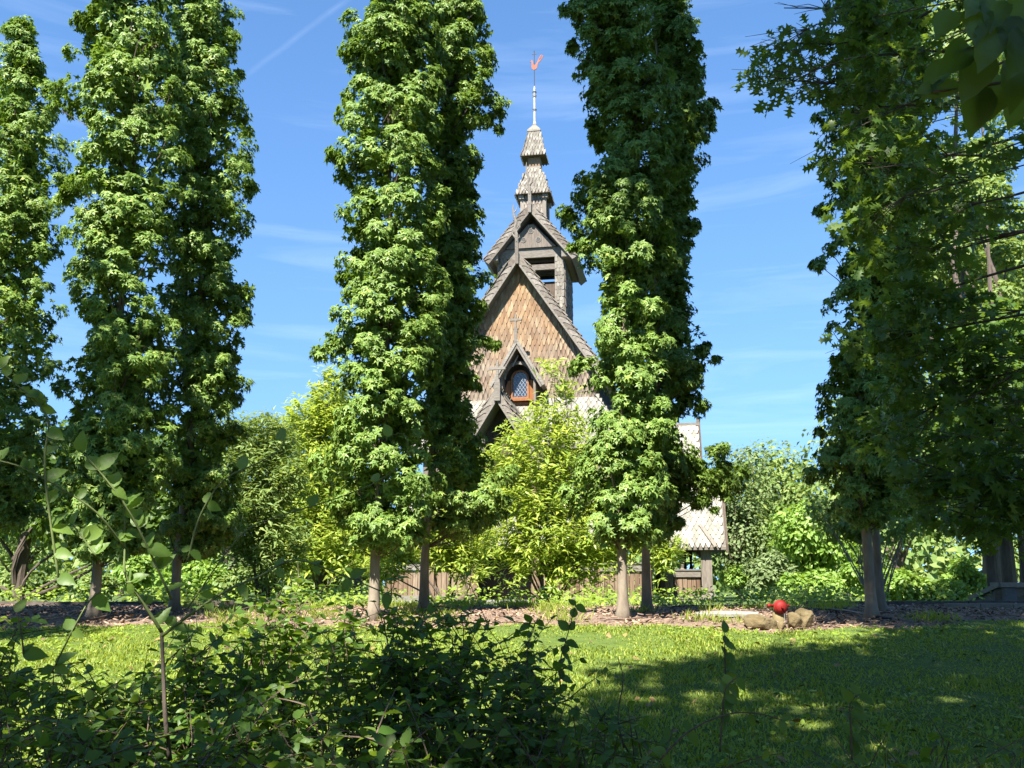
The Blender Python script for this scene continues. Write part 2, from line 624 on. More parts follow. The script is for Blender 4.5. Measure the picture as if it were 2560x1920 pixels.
# leaf templates, unit length, tip along +y, blade normal +z
def star_leaf():
    """sweetgum: five pointed lobes"""
    tips = [(90, 1.0), (90 - 58, .94), (90 - 122, .72), (90 + 122, .72), (90 + 58, .94)]
    order = sorted(tips, key=lambda t: t[0])
    angs = [t[0] for t in order]
    c = (0, 0.05, 0.0)
    v = [c]
    f = []
    nt = []
    for i in range(5):
        a0 = angs[i]
        v.append((math.cos(math.radians(a0)) * order[i][1] * .62, math.sin(math.radians(a0)) * order[i][1] * .62 + 0.05, -0.22 * order[i][1]))
        nt.append(len(v) - 1)
    nn = []
    for i in range(5):
        a0, a1 = angs[i], angs[(i + 1) % 5] + (360 if i == 4 else 0)
        am = math.radians((a0 + a1) / 2)
        r = .25 if i < 4 else .10
        v.append((math.cos(am) * r, math.sin(am) * r + 0.05, -0.02))
        nn.append(len(v) - 1)
    for i in range(5):
        f.append((0, nn[(i - 1) % 5], nt[i], nn[i]))
    return Tmpl(v, f)


def ovate(width=0.56, fold=0.10, droop=0.22, segs=4, ripple=0.0):
    v, f = [], []
    for i in range(segs + 1):
        t = i / segs
        w = width / 2 * (math.sin(math.pi * t ** 0.8)) ** 0.9 if 0 < t < 1 else 0.0
        if i == segs:
            w = 0
        z = -droop * t * t
        rp = ripple * (1 if i % 2 else -1)
        v += [(0, t, z), (-w, t - 0.03 * (w > 0), z + fold * w / (width / 2) + rp), (w, t - 0.03 * (w > 0), z + fold * w / (width / 2) + rp)]
    for i in range(segs):
        a, b = i * 3, (i + 1) * 3
        if i == 0:
            f += [(a, b, b + 1), (a, b + 2, b)]
        elif i == segs - 1:
            f += [(a, b, a + 1), (a, a + 2, b)]
        else:
            f += [(a, b, b + 1, a + 1), (a, a + 2, b + 2, b)]
    return Tmpl(v, f)


def oak_leaf():
    pts = [(0.0, 0.0)]
    out = [(0.03, 0.10), (0.10, 0.18), (0.30, 0.24), (0.09, 0.34), (0.12, 0.42), (0.42, 0.56), (0.12, 0.60), (0.13, 0.68), (0.30, 0.84), (0.08, 0.86)]
    v = [(0, 0, 0), (0, .22, .01), (0, .38, .01), (0, .5, 0), (0, .64, -.02), (0, .78, -.05), (0, 1, -.14)]
    f = []
    for s in (-1, 1):
        o = len(v)
        v += [(s * x, y, 0.06 * x - 0.16 * y * y * .7) for x, y in out]
        L = [(0, o, o + 1, 1), (1, o + 1, o + 2, o + 3), (1, o + 3, 2), (2, o + 3, o + 4, 3), (3, o + 4, o + 5, o + 6), (3, o + 6, 4), (4, o + 6, o + 7, 5), (5, o + 7, o + 8, o + 9), (5, o + 9, 6)]
        f += L if s < 0 else [q[::-1] for q in L]
    return Tmpl(v, f)


def star_cheap():
    v, f = [], []
    for a, r in ((90, 1.0), (90 - 58, .94), (90 - 120, .74), (90 + 120, .74), (90 + 58, .94)):
        c, s_ = math.cos(math.radians(a)), math.sin(math.radians(a))
        o = len(v)
        v += [(c * r * .64, s_ * r * .64 + .05, -.20 * r), (-s_ * .195 - c * .05, c * .195 - s_ * .05 + .05, 0.004 * len(f)), (s_ * .195 - c * .05, -c * .195 - s_ * .05 + .05, 0.004 * len(f))]
        f.append((o, o + 1, o + 2))
    return Tmpl(v, f)


T_STAR = star_leaf()
T_STARC = star_cheap()
T_OVATE = ovate(0.6, 0.08, 0.2, 3)
T_OVATE_F = ovate(0.62, 0.10, 0.26, 10, 0.022)
T_LANCE = ovate(0.27, 0.05, 0.28, 2)
T_OAK = oak_leaf()
T_DIAM = Tmpl([(0, 0, 0), (-.3, .5, .06), (0, 1, -.12), (.3, .5, .06)], [(0, 3, 2), (0, 2, 1)])
T_CHIP = Tmpl([(-.5, -.16, -.06), (.5, -.12, -.06), (.46, .15, -.06), (-.42, .17, -.06), (-.5, -.16, .06), (.5, -.12, .07), (.46, .15, .05), (-.42, .17, .06)],
              [(4, 5, 6, 7), (0, 1, 5, 4), (1, 2, 6, 5), (2, 3, 7, 6), (3, 0, 4, 7)])

build_grass()

M_CHIP = noise_mat('wood_chips', [(0.3, (0.16, 0.11, 0.08)), (0.7, (0.34, 0.25, 0.185))], 30, 0.9, 0.3, 0.01, 4, island=[(0.0, (0.45, 0.40, 0.38)), (0.6, (1.0, 0.95, 0.9)), (1.0, (1.6, 1.5, 1.4))])


def build_chips():
    n = 9500
    X = rng.uniform(-8, 8.5, n)
    Y = 9.9 + rng.random(n) ** 1.2 * 4.5
    ok = Y > lawn_edge_y(X) - 0.10
    X, Y = X[ok], Y[ok]
    n = len(X)
    M = frames(unit(np.stack([rng.normal(0, .35, n), rng.normal(0, .35, n), np.ones(n)], -1)), rng.normal(0, 1, (n, 3)), rng.uniform(0.025, 0.085, n))
    T = np.stack([X, Y, ground_h(X, Y) + rng.uniform(0.0, 0.035, n)], -1)
    o = link('mulch_chips', scatter('mulch_chips', T_CHIP, M, T, M_CHIP))
    tag(o, 'loose brown wood chips strewn over the mulch bed', 'mulch', kind='stuff')


build_chips()

# ------------------------------------------------------------------ the stave church
S = 1.7
TH = math.radians(10)
church = empty('stave_church', (0.23, 39.1, 0.869), -TH)
tag(church, 'weathered wooden stave church with shingled gable, belfry and tall tiered spire', 'church')

W_GABLE = wood_mat('cedar_shingle', [(0.0, (0.213, 0.108, 0.044)), (0.35, (0.257, 0.140, 0.058)), (0.7, (0.294, 0.178, 0.084)), (1.0, (0.328, 0.220, 0.111))], (16, 16, 1.6), 0.85, 0.3, streak=0.45,
                   height=(9.6, 16.2, [(0.0, (0.133, 0.101, 0.078)), (0.45, (0.178, 0.138, 0.105)), (0.8, (0.221, 0.173, 0.125)), (1.0, (0.275, 0.225, 0.165))]))
W_ROOF = wood_mat('grey_roof_shingle', [(0.0, (0.127, 0.111, 0.089)), (0.5, (0.191, 0.171, 0.140)), (1.0, (0.248, 0.229, 0.196))], (20, 20, 3), 0.85, 0.25, streak=0.4)
W_PALE = wood_mat('pale_roof_shingle', [(0.0, (0.172, 0.162, 0.132)), (0.5, (0.235, 0.222, 0.184)), (1.0, (0.290, 0.278, 0.240))], (20, 20, 3), 0.85, 0.25, streak=0.3)  # lighter copy of the grey roof shingle, for the lower roofs
W_GREY = wood_mat('weathered_board', [(0.0, (0.147, 0.120, 0.098)), (0.5, (0.198, 0.167, 0.136)), (1.0, (0.265, 0.230, 0.194))], (26, 26, 2.2), 0.85, 0.35, streak=0.5)
W_GREYH = wood_mat('weathered_beam', [(0.0, (0.136, 0.115, 0.094)), (1.0, (0.226, 0.201, 0.169))], (2.2, 26, 26), 0.85, 0.35, streak=0.45)
W_SCALE = wood_mat('carved_bargeboard', [(0.0, (0.119, 0.097, 0.077)), (0.5, (0.163, 0.138, 0.112)), (1.0, (0.217, 0.188, 0.159))], (9, 9, 9), 0.85, 0.35, streak=0.45)
W_DARK = wood_mat('dark_wood_shade', [(0.0, (0.065, 0.048, 0.036)), (1.0, (0.115, 0.085, 0.062))], (22, 22, 2), 0.9, 0.3, streak=0.5)  # dark wood; its tone also stands in for shade in recesses and right ends
W_BROWN = wood_mat('brown_plank', [(0.0, (0.128, 0.076, 0.048)), (0.5, (0.197, 0.131, 0.083)), (1.0, (0.268, 0.197, 0.137))], (26, 26, 1.6), 0.85, 0.35, streak=0.55)
W_ORANGE = wood_mat('oiled_frame', [(0.0, (0.194, 0.071, 0.022)), (1.0, (0.259, 0.108, 0.038))], (26, 26, 3), 0.6, 0.2, streak=0.35)
W_POLE = noise_mat('silver_pole', [(0.3, (0.269, 0.262, 0.256)), (0.7, (0.371, 0.365, 0.352))], 6, 0.55, 0.1, 0.01)
M_COPPER = noise_mat('red_copper', [(0.3, (0.156, 0.026, 0.008)), (0.7, (0.238, 0.052, 0.013))], 5, 0.5, 0.1, 0.01)
M_IRON = noise_mat('dark_iron', [(0.3, (0.03, 0.028, 0.028)), (0.7, (0.06, 0.055, 0.052))], 12, 0.6, 0.1, 0.01)
M_LEAD = noise_mat('lead_came', [(0.3, (0.240, 0.252, 0.264)), (0.7, (0.330, 0.342, 0.348))], 12, 0.5, 0.1, 0.005)
M_STONE = noise_mat('foundation_stone', [(0.3, (0.14, 0.13, 0.115)), (0.7, (0.27, 0.255, 0.225))], 5, 0.95, 0.6, 0.03)


def glass_mat():
    m, nt, out = new_mat('window_glass')
    pb = nt.nodes.new('ShaderNodeBsdfPrincipled')
    pb.inputs['Base Color'].default_value = (0.02, 0.035, 0.06, 1)
    pb.inputs['Roughness'].default_value = 0.12
    pb.inputs['Specular IOR Level'].default_value = 0.6
    nt.links.new(pb.outputs[0], out.inputs['Surface'])
    return m


M_GLASS = glass_mat()


def cb():
    return MB(S)


def shingle_tmpl(shape='point', t=0.13):
    """unit width, unit length downward = -y; thickness t at the butt, lying on the plane z = 0"""
    if shape == 'point':
        o = [(-.48, 1), (-.5, .56), (-.40, .34), (-.16, .06), (0, 0), (.16, .06), (.40, .34), (.5, .56), (.48, 1)]
    else:
        o = [(-.48, 1), (-.49, .14), (-.36, .04), (-.15, 0), (.15, 0), (.36, .04), (.49, .14), (.48, 1)]
    n = len(o)
    v = [(x, y, t * (0.25 + 0.85 * (1 - y)) + 0.02) for x, y in o] + [(x, y, 0.0 - .02) for x, y in o]
    f = [tuple(range(n))] + [(i, i + n, (i + 1) % n + n, (i + 1) % n) for i in range(n)]
    f = [f[0][::-1]] + f[1:]
    return Tmpl(v, f)


SH_POINT, SH_ROUND = shingle_tmpl('point', .2), shingle_tmpl('round', .17)


def shingle_field(parent, O, U, V, u0, u1, v0, v1, pitch, rowh, inside, tm, mat, nobj=0, prefer=None, lenf=2.0, jit=0.06, name='shingle'):
    O, U, V = np.array(O, float), unit(np.array(U, float)), unit(np.array(V, float))
    N = np.cross(U, V)
    Ms, Ts = [], []
    rows = int((v1 - v0) / rowh) + 1
    for r in range(rows):
        v = v0 + r * rowh
        off = 0.5 * pitch * (r % 2)
        for c in range(int((u1 - u0) / pitch) + 2):
            u = u0 + c * pitch + off
            if not inside(u, v):
                continue
            uu = u + random.gauss(0, jit) * pitch * .3
            vv = v + random.gauss(0, jit) * rowh * .5
            a = random.gauss(0, jit * .35)
            lift = 0.004 + random.random() * 0.010 + 0.001 * (r % 3)
            ux = U * math.cos(a) + V * math.sin(a)
            vx = -U * math.sin(a) + V * math.cos(a)
            nx = unit(N + V * 0.06 * 0)
            w = pitch * random.uniform(.86, .95)
            Ms.append(np.stack([ux * w, vx * rowh * lenf, nx * pitch], -1) * S)
            Ts.append((O + U * uu + V * vv + N * lift) * S)
    if not Ms:
        return
    Ms, Ts = np.array(Ms), np.array(Ts)
    order = np.arange(len(Ts))
    if prefer is not None:
        order = np.argsort([prefer(t / S) for t in Ts])
    k = min(nobj, len(Ts))
    if k:
        me = tm.mesh(name, mat)
        leaf_objects(me, Ms[order[:k]], Ts[order[:k]], parent, name)
    if k < len(Ts):
        rest = order[k:]
        o = link('shingle_cladding', scatter('shingle_cladding', tm, Ms[rest], Ts[rest], mat), parent)
        o['kind'] = 'stuff'


def rake(parent, cx, y, zlow, slope, L, side, yback, band=0.14, period=0.21, nobj=True):
    """a roof slope with its carved verge: from the apex (cx, zlow = underside) down to one side"""
    a = math.atan(slope)
    d = np.array([side * math.cos(a), 0, -math.sin(a)])          # down the slope
    n = np.array([side * math.sin(a), 0, math.cos(a)])           # outward
    A = np.array([cx, y, zlow])
    th = 0.05 + band
    # slab; its top end is cut plumb at the ridge
    ridge = np.array([0, 0, th / math.cos(a)])
    sl = cb()
    sl.prism([A + (0, 0.03, 0), A + d * L + (0, 0.03, 0), A + d * L + n * th + (0, 0.03, 0), A + ridge + (0, 0.03, 0)], (0, yback - y - .03, 0))
    slab = sl.build('roof_slope', W_GREYH, parent)
    bb = cb()
    b1 = np.array([0, 0, .05 / math.cos(a)])
    bb.prism([A + (0, -.035, 0), A + d * L + (0, -.035, 0), A + d * L + n * .05 + (0, -.035, 0), A + b1 + (0, -.035, 0)], (0, .06, 0))
    bb.prism([A + b1 + (0, -.012, 0), A + d * L + n * .05 + (0, -.012, 0), A + d * L + n * th + (0, -.012, 0), A + ridge + (0, -.012, 0)], (0, .04, 0))
    bbo = bb.build('bargeboard', W_GREYH, slab)
    # overlapping quarter-round carved scales along the verge
    v, f = [], []
    m = 7
    out = []
    for i in range(m):
        q = i / (m - 1)
        out.append((q * band, period * 1.0 * q ** 2.1))
    pts = [(0, -period * .9)] + [(p, s) for p, s in out] + [(band, -period * .9)]
    k = len(pts)
    vv = []
    for p, s in pts:
        tt = (s + period * .9) / (period * 1.9)
        base = d * s + n * p
        vv.append(base + np.array([0, -.008 - .026 * tt, 0]))
    vb = [b + np.array([0, .03, 0]) * 1 for b in vv]
    fs = [tuple(range(k))] + [(i, (i + 1) % k, (i + 1) % k + k, i + k) for i in range(k)]
    if side > 0:
        fs = [q[::-1] for q in fs]
    tm = Tmpl(np.array(vv + vb), fs)
    me = tm.mesh('scale', W_SCALE, False, S)
    cnt = int(L / period)
    for i in range(cnt):
        s = (i + 0.75) * period
        if s > L - period * .6:
            break
        T = (A + d * s + n * .052 + np.array([0, -.012, 0])) * S
        o = bpy.data.objects.new('verge_scale', me)
        COL.objects.link(o)
        o.parent = slab
        o.matrix_basis = Matrix.Translation(Vector(T))
    # stepped edge shingles seen on the outer side of the verge
    bx = MB(1)
    w = 0.16
    l = period * 1.25
    e0 = [np.array([0, 0, 0]), d * l + n * .045, d * l + n * .075, n * .02]
    bx.prism([p * S for p in e0], np.array([0, w, 0]) * S)
    me2 = bpy.data.meshes.new('edge_shingle')
    me2.from_pydata(bx.v, [], bx.f)
    me2.materials.append(W_SCALE)
    for i in range(cnt):
        s = i * period + .02
        if s + l > L + .03:
            break
        T = (A + d * s + n * (th + .002) + np.array([0, -.03 + random.uniform(-.006, .006), 0])) * S
        o = bpy.data.objects.new('edge_shingle', me2)
        COL.objects.link(o)
        o.parent = slab
        o.matrix_basis = Matrix.Translation(Vector(T))
    # roof covering behind the verge
    U = np.array([0, 1.0, 0]) if side > 0 else np.array([0, -1.0, 0])
    Ld = L

    def ins(u, v):
        return True
    y0, y1 = (y + .2, yback) if side > 0 else (-yback, -(y + .2))
    shingle_field(slab, A + n * (th + .004) * 1.0 - np.array([0, y, 0]), U, -d, y0, y1 - .1, -Ld + .02, -0.15, 0.2, 0.26, ins, SH_ROUND, W_ROOF, 0)
    return slab


def build_church():
    # --- stone foundation and inner body
    f = cb()
    f.box(-2.95, 3.3, -1.25, 7.0, -0.35, 0.02)
    f.build('foundation', M_STONE, church)
    b = cb()
    b.box(-2.05, 2.35, -0.55, 6.8, 0.02, 2.75)
    b.build('inner_wall', W_DARK, church)
    a = cb()
    a.box(-2.25, 2.55, -.7, 6.9, 2.75, 3.62)
    a.build('aisle_wall', W_GREY, church)
    n = cb()
    n.box(-1.95, 2.0, 0.0, 6.6, 3.62, 5.3)
    n.build('nave_wall', W_GREY, church)
    # --- front gable
    g = cb()
    g.prism([(-1.95, 0.0, 4.7), (2.0, 0, 4.7), (2.0, 0, 5.55), (0.04, 0, 8.62), (-1.95, 0, 5.55)], (0, .12, 0))
    gable = g.build('gable_wall', W_DARK, church)
    SL = 1.5

    def ing(u, v):
        return abs(u - .03) < 1.93 and v < 8.52 - SL * abs(u - .04) and v > 4.6
    shingle_field(gable, (0, -0.004, 0), (1, 0, 0), (0, 0, 1), -1.92, 2.0, 4.66, 8.5, 0.122, 0.155, ing, SH_POINT, W_GABLE, 300,
                  prefer=lambda t: abs(t[0] - .12) * 1.1 + (0 if t[2] > 4.8 else 1) + max(0, 5.4 - t[2]) * .2)
    # --- main roof with its verge
    for sd in (1, -1):
        rake(church, 0.05, -0.33, 8.52, SL, 4.05, sd, 7.0)
    finial(0.06, -0.40, 8.47, 9.2, 1.0, 1)
    # --- aisle roof and gallery roof (pale shingles)
    shed_roof((-2.7, 3.0), -0.98, 3.55, 0.0, 4.9, 'aisle_roof', 40, side_to=7.0, xi=(-1.95, 2.0))
    shed_roof((-3.25, 3.62), -1.55, 1.2, -.7, 2.72, 'gallery_roof', 40, side_to=7.0, xi=(-2.25, 2.55))
    dormer()
    porch()
    gallery()
    wing()
    belfry()
    spire()


def shed_roof(xr, y0, z0, y1, z1, name, nobj, side_to, xi):
    """lean-to roof hipped round the front and both sides"""
    p = cb()
    xa, xb = xr
    ia, ib = xi
    t = 0.07
    quad = lambda P: p.prism(P, (0, 0, t))
    quad([(xa, y0, z0), (xb, y0, z0), (ib, y1, z1), (ia, y1, z1)])
    roof = p.build(name, W_GREYH, church)
    for sd, x0, x1 in ((1, xb, ib), (-1, xa, ia)):
        q = cb()
        q.prism([(x0, y0, z0), (x0, side_to, z0), (x1, side_to, z1), (x1, y1, z1)][::sd], (0, 0, t))
        ro = q.build(name, W_GREYH, church)
        V = np.array([x1 - x0, 0, z1 - z0])
        Lv = np.linalg.norm(V)
        O = np.array([x0, 0, z0 + t + .004])
        U = (0, 1, 0) if sd > 0 else (0, -1, 0)
        ua, ub = (y0, side_to) if sd > 0 else (-side_to, -y0)

        def ins(u, v, sd=sd, Lv=Lv):
            yy = u if sd > 0 else -u
            return yy > y0 + (y1 - y0) * v / Lv + .04 and v < Lv - .08
        shingle_field(ro, O, U, V, ua, ub, -.04, Lv, 0.135, 0.15, ins, SH_ROUND, W_PALE, 0)
    V = np.array([0, y1 - y0, z1 - z0])
    Lv = np.linalg.norm(V)

    def ins2(u, v):
        k = v / Lv
        return xa + (ia - xa) * k + .04 < u < xb + (ib - xb) * k - .04 and v < Lv - .10
    shingle_field(roof, (0, y0, z0 + t + .004), (1, 0, 0), V, xa, xb, -.04, Lv, 0.135, 0.15, ins2, SH_POINT, W_PALE, nobj, prefer=lambda q: abs(q[0] + .9) + abs(q[2] - z1) * .6)


def finial(x, y, z0, z1, k, lean):
    """ridge post carrying a carved, forked dragon crest"""
    p = cb()
    p.box(x - .045, x + .045, y - .03, y + .03, z0, z0 + .62 * k)
    po = p.build('ridge_post', W_GREYH, church)
    q = cb()
    path = [(x, y, z0 + .60 * k), (x - .01, y, z0 + .8 * k), (x - .05 * lean, y, z0 + .98 * k), (x - .015, y, z0 + 1.14 * k), (x - .07 * lean, y, z0 + 1.32 * k), (x - .10 * lean, y, z0 + 1.52 * k), (x - .085 * lean, y, z0 + 1.68 * k)]
    q.tube(path, [.045, .05, .042, .04, .035, .022, .006], 6)
    q.tube([(x + .0, y, z0 + .9 * k), (x + .075, y, z0 + 1.0 * k), (x + .085, y, z0 + 1.1 * k), (x + .05, y, z0 + 1.17 * k)], [.03, .024, .018, .006], 6)
    q.tube([(x - .04, y, z0 + .72 * k), (x - .11, y, z0 + .82 * k), (x - .12, y, z0 + .93 * k), (x - .09, y, z0 + 1.0 * k)], [.03, .024, .018, .006], 6)
    q.tube([(x - .10 * lean, y, z0 + 1.40 * k), (x - .02, y, z0 + 1.47 * k), (x + .005, y, z0 + 1.58 * k)], [.024, .016, .005], 5)
    q.tube([(x + .0, y, z0 + .66 * k), (x + .07, y, z0 + .72 * k), (x + .06, y, z0 + .8 * k)], [.025, .02, .006], 5)
    q.build('dragon_crest', W_GREYH, po)


def cross(parent, x, y, z0, z1, w, t=.035):
    c = cb()
    h = z1 - z0
    c.prism([(x - t * .8, y, z0), (x + t * .8, y, z0), (x + t * .6, y, z0 + h * .58), (x + t * .6, y, z1), (x - t * .6, y, z1), (x - t * .6, y, z0 + h * .58)], (0, .05, 0))
    zb = z0 + h * .66
    c.prism([(x - w / 2, y - .004, zb - t * .75), (x + w / 2, y - .004, zb - t * .75), (x + w / 2, y - .004, zb + t * .75), (x - w / 2, y - .004, zb + t * .75)], (0, .058, 0))
    c.prism([(x - t * 1.5, y - .008, z0 - .06), (x + t * 1.5, y - .008, z0 - .06), (x + t * 1.3, y - .008, z0 + .05), (x - t * 1.3, y - .008, z0 + .05)], (0, .066, 0))
    return c.build('ridge_cross', W_GREYH, parent)


def gable_canopy(name, cx, y0, y1, zt, slope, L, th, mat=None):
    """small gabled roof with plain verge boards"""
    a = math.atan(slope)
    root = None
    for sd in (1, -1):
        d = np.array([sd * math.cos(a), 0, -math.sin(a)])
        n = np.array([sd * math.sin(a), 0, math.cos(a)])
        A = np.array([cx, y0, zt - th / math.cos(a)])
        r = np.array([0, 0, th / math.cos(a)])
        m = cb()
        m.prism([A, A + d * L, A + d * L + n * th, A + r], (0, y1 - y0, 0))
        o = m.build(name, W_GREY, church if root is None else church)
        if root is None:
            root = o
        b = cb()
        b.prism([A + (0, -.04, -.02), A + d * (L + .02) + (0, -.04, -.02), A + d * (L + .02) + n * th * .45 + (0, -.04, 0), A + r * .45 + (0, -.04, 0)], (0, .037, 0))
        b.build('verge_board', W_GREYH, o)
        b = cb()
        b.prism([A + r * .48 + (0, -.065, 0), A + d * (L + .03) + n * th * .48 + (0, -.065, 0), A + d * (L + .03) + n * th * 1.2 + (0, -.065, 0), A + r * 1.2 + (0, -.065, 0)], (0, .062, 0))
        b.build('verge_board', W_GREYH, o)
    return root


def dormer():
    cx = 0.10
    gable_canopy('dormer_roof', cx, -0.62, 0.0, 6.38, 1.72, 1.16, .10)
    cross(church, cx - .03, -.66, 6.62, 7.04, .30)
    p = cb()
    p.box(cx - .07, cx + .01, -.69, -.64, 6.30, 6.60)
    p.build('ridge_post', W_GREYH, church)
    # side cheeks and arch board
    for sd in (-1, 1):
        c = cb()
        c.box(cx + sd * .42 - .03, cx + sd * .42 + .03, -.5, -.03, 4.75, 5.72)
        c.build('dormer_cheek', W_GREY, church)
    bk = cb()
    bk.prism([(cx - .40, -.10, 4.75), (cx + .40, -.10, 4.75), (cx + .40, -.10, 5.6), (cx, -.10, 6.25), (cx - .40, -.10, 5.6)], (0, .04, 0))
    bk.build('dormer_back', W_DARK, church)
    ar = cb()
    for i in range(10):
        a0, a1 = math.pi * i / 10, math.pi * (i + 1) / 10
        ri, ro = .33, .40
        ar.prism([(cx + ri * math.cos(a0), -.42, 5.42 + ri * math.sin(a0) * 1.15), (cx + ro * math.cos(a0), -.42, 5.42 + ro * math.sin(a0) * 1.15),
                  (cx + ro * math.cos(a1), -.42, 5.42 + ro * math.sin(a1) * 1.15), (cx + ri * math.cos(a1), -.42, 5.42 + ri * math.sin(a1) * 1.15)], (0, .05, 0))
    ar.build('dormer_arch', W_GREY, church)
    st = cb()
    st.prism([(cx - .15, -.5, 5.73), (cx - .115, -.5, 5.73), (cx + .02, -.5, 6.0), (cx - .005, -.5, 6.02)], (0, .03, 0))
    st.build('brace', W_GREY, church)
    # window: frame, flared jambs, pane, lattice
    fr = cb()
    w = .185
    zb, zt = 5.0, 5.48
    pts_o = [(cx - w - .045, zb - .05), (cx + w + .045, zb - .05)]
    arc = [(cx + (w + .045) * math.cos(t), zt + (w + .045) * math.sin(t) * .95) for t in np.linspace(0, math.pi, 9)]
    ari = [(cx + w * math.cos(t), zt + w * math.sin(t) * .95) for t in np.linspace(0, math.pi, 9)]
    for i in range(8):
        fr.prism([(arc[i][0], -.2, arc[i][1]), (arc[i + 1][0], -.2, arc[i + 1][1]), (ari[i + 1][0], -.2, ari[i + 1][1]), (ari[i][0], -.2, ari[i][1])], (0, .07, 0))
    fr.box(cx - w - .045, cx - w, -.2, -.13, zb - .05, zt)
    fr.box(cx + w, cx + w + .045, -.2, -.13, zb - .05, zt)
    fr.box(cx - w, cx + w, -.2, -.13, zb - .05, zb)
    win = fr.build('window', W_ORANGE, church)
    for sd in (-1, 1):
        j = cb()
        j.prism([(cx + sd * (w + .05), -.16, zb - .05), (cx + sd * (w + .19), -.22, zb - .05), (cx + sd * (w + .19), -.22, 5.22), (cx + sd * (w + .12), -.2, 5.42), (cx + sd * (w + .05), -.16, 5.45)], (0, .03, 0))
        j.build('jamb', W_ORANGE, win)
    pn = cb()
    pn.prism([(cx - w, -.15, zb), (cx + w, -.15, zb)] + [(x, -.15, z) for x, z in ari], (0, .012, 0))
    pn.build('pane', M_GLASS, win)
    la = cb()
    k = .088
    H = zt + .16 - zb

    def clip_line(sgn, off):
        pts = []
        for t in np.linspace(-.8, .8, 81):
            x = t
            z = zb + off + sgn * t * 1.45
            inside = abs(x) < w and zb < z < zt + .95 * math.sqrt(max(0, w * w - x * x))
            if inside:
                pts.append((cx + x, -.156, z))
        if len(pts) > 1:
            la.tube([pts[0], pts[-1]], .0055, 4)
    for i in range(-6, 14):
        clip_line(1, i * k * 1.42)
        clip_line(-1, i * k * 1.42)
    la.build('lattice', M_LEAD, win)
    sl = cb()
    sl.box(cx - .40, cx + .40, -.30, -.06, zb - .115, zb - .055)
    sl.build('sill', W_ORANGE, win)
    for i in range(3):
        bo = cb()
        bo.box(cx - .34, cx + .34, -.20 + .01 * i, -.06, zb - .20 - .075 * i, zb - .135 - .075 * i)
        bo.build('apron_board', W_ORANGE, win)


def porch():
    cx = -0.02
    SLP = 1.62
    for sd in (1, -1):
        rake(church, cx, -2.65, 4.42, SLP, 2.0, sd, -0.6, .12, .2)
    cross(church, cx + .02, -2.72, 4.86, 5.33, .38, .042)
    p = cb()
    p.box(cx - .05, cx + .09, -2.74, -2.66, 4.42, 4.82)
    p.build('ridge_post', W_GREYH, church)
    g = cb()
    g.prism([(cx - .8, -2.1, 3.0), (cx + .8, -2.1, 3.0), (cx, -2.1, 4.4)], (0, .06, 0))
    g.build('porch_tympanum', W_DARK, church)
    for sd in (-1, 1):
        po = cb()
        po.lathe([(.11, 0.0), (.11, .35), (.085, .45), (.08, 2.5), (.11, 2.6), (.12, 2.95)], (cx + sd * .82, -2.3), 12)
        po.build('porch_post', W_BROWN, church)
        be = cb()
        be.box(cx + sd * .82 - .08, cx + sd * .82 + .08, -2.45, -.7, 2.95, 3.12)
        be.build('porch_beam', W_GREYH, church)
    bl = cb()
    for z in (3.28, 3.46):
        bl.lathe([(.03, z), (.075, z + .03), (.075, z + .11), (.03, z + .15)], (cx - .36, -2.5), 8)
    bl.build('turned_pendant', W_ROOF, church)


def planks(parent, x0, x1, y, z0, z1, w, mat, axis='x', other=0.0):
    n = max(1, round((x1 - x0) / w))
    w = (x1 - x0) / n
    for i in range(n):
        m = cb()
        a, b = x0 + i * w + .006, x0 + (i + 1) * w - .006
        dz = random.uniform(-.01, .01)
        dy = random.uniform(-.008, .008)
        if axis == 'x':
            m.box(a, b, y + dy, y + dy + .04, z0, z1 + dz)
        else:
            m.box(other + dy, other + dy + .04, a, b, z0, z1 + dz)
        m.build('plank', mat, parent)


def parapet(x0, x1, y, h, rail=True, mat=None):
    r = cb()
    r.box(x0, x1, y - .05, y + .09, h - .17, h - .015)
    r.box(x0 - .015, x1 + .015, y - .075, y + .115, h - .015, h + .02)
    ro = r.build('parapet_rail', W_GREYH, church)
    s = cb()
    s.box(x0, x1, y - .03, y + .09, 0.02, .12)
    s.build('parapet_sill', W_GREYH, church)
    planks(ro, x0 + .01, x1 - .01, y, .12, h - .17, .115, mat or W_BROWN)


def turned(x, y, z0, z1, k=1.0, mat=None):
    h = z1 - z0
    m = cb()
    m.lathe([(.045 * k, z0), (.05 * k, z0 + .05 * h), (.032 * k, z0 + .12 * h), (.05 * k, z0 + .3 * h), (.036 * k, z0 + .62 * h), (.058 * k, z0 + .68 * h), (.03 * k, z0 + .74 * h), (.055 * k, z0 + .86 * h), (.05 * k, z1)], (x, y), 10)
    m.build('baluster', mat or W_GREY, church)


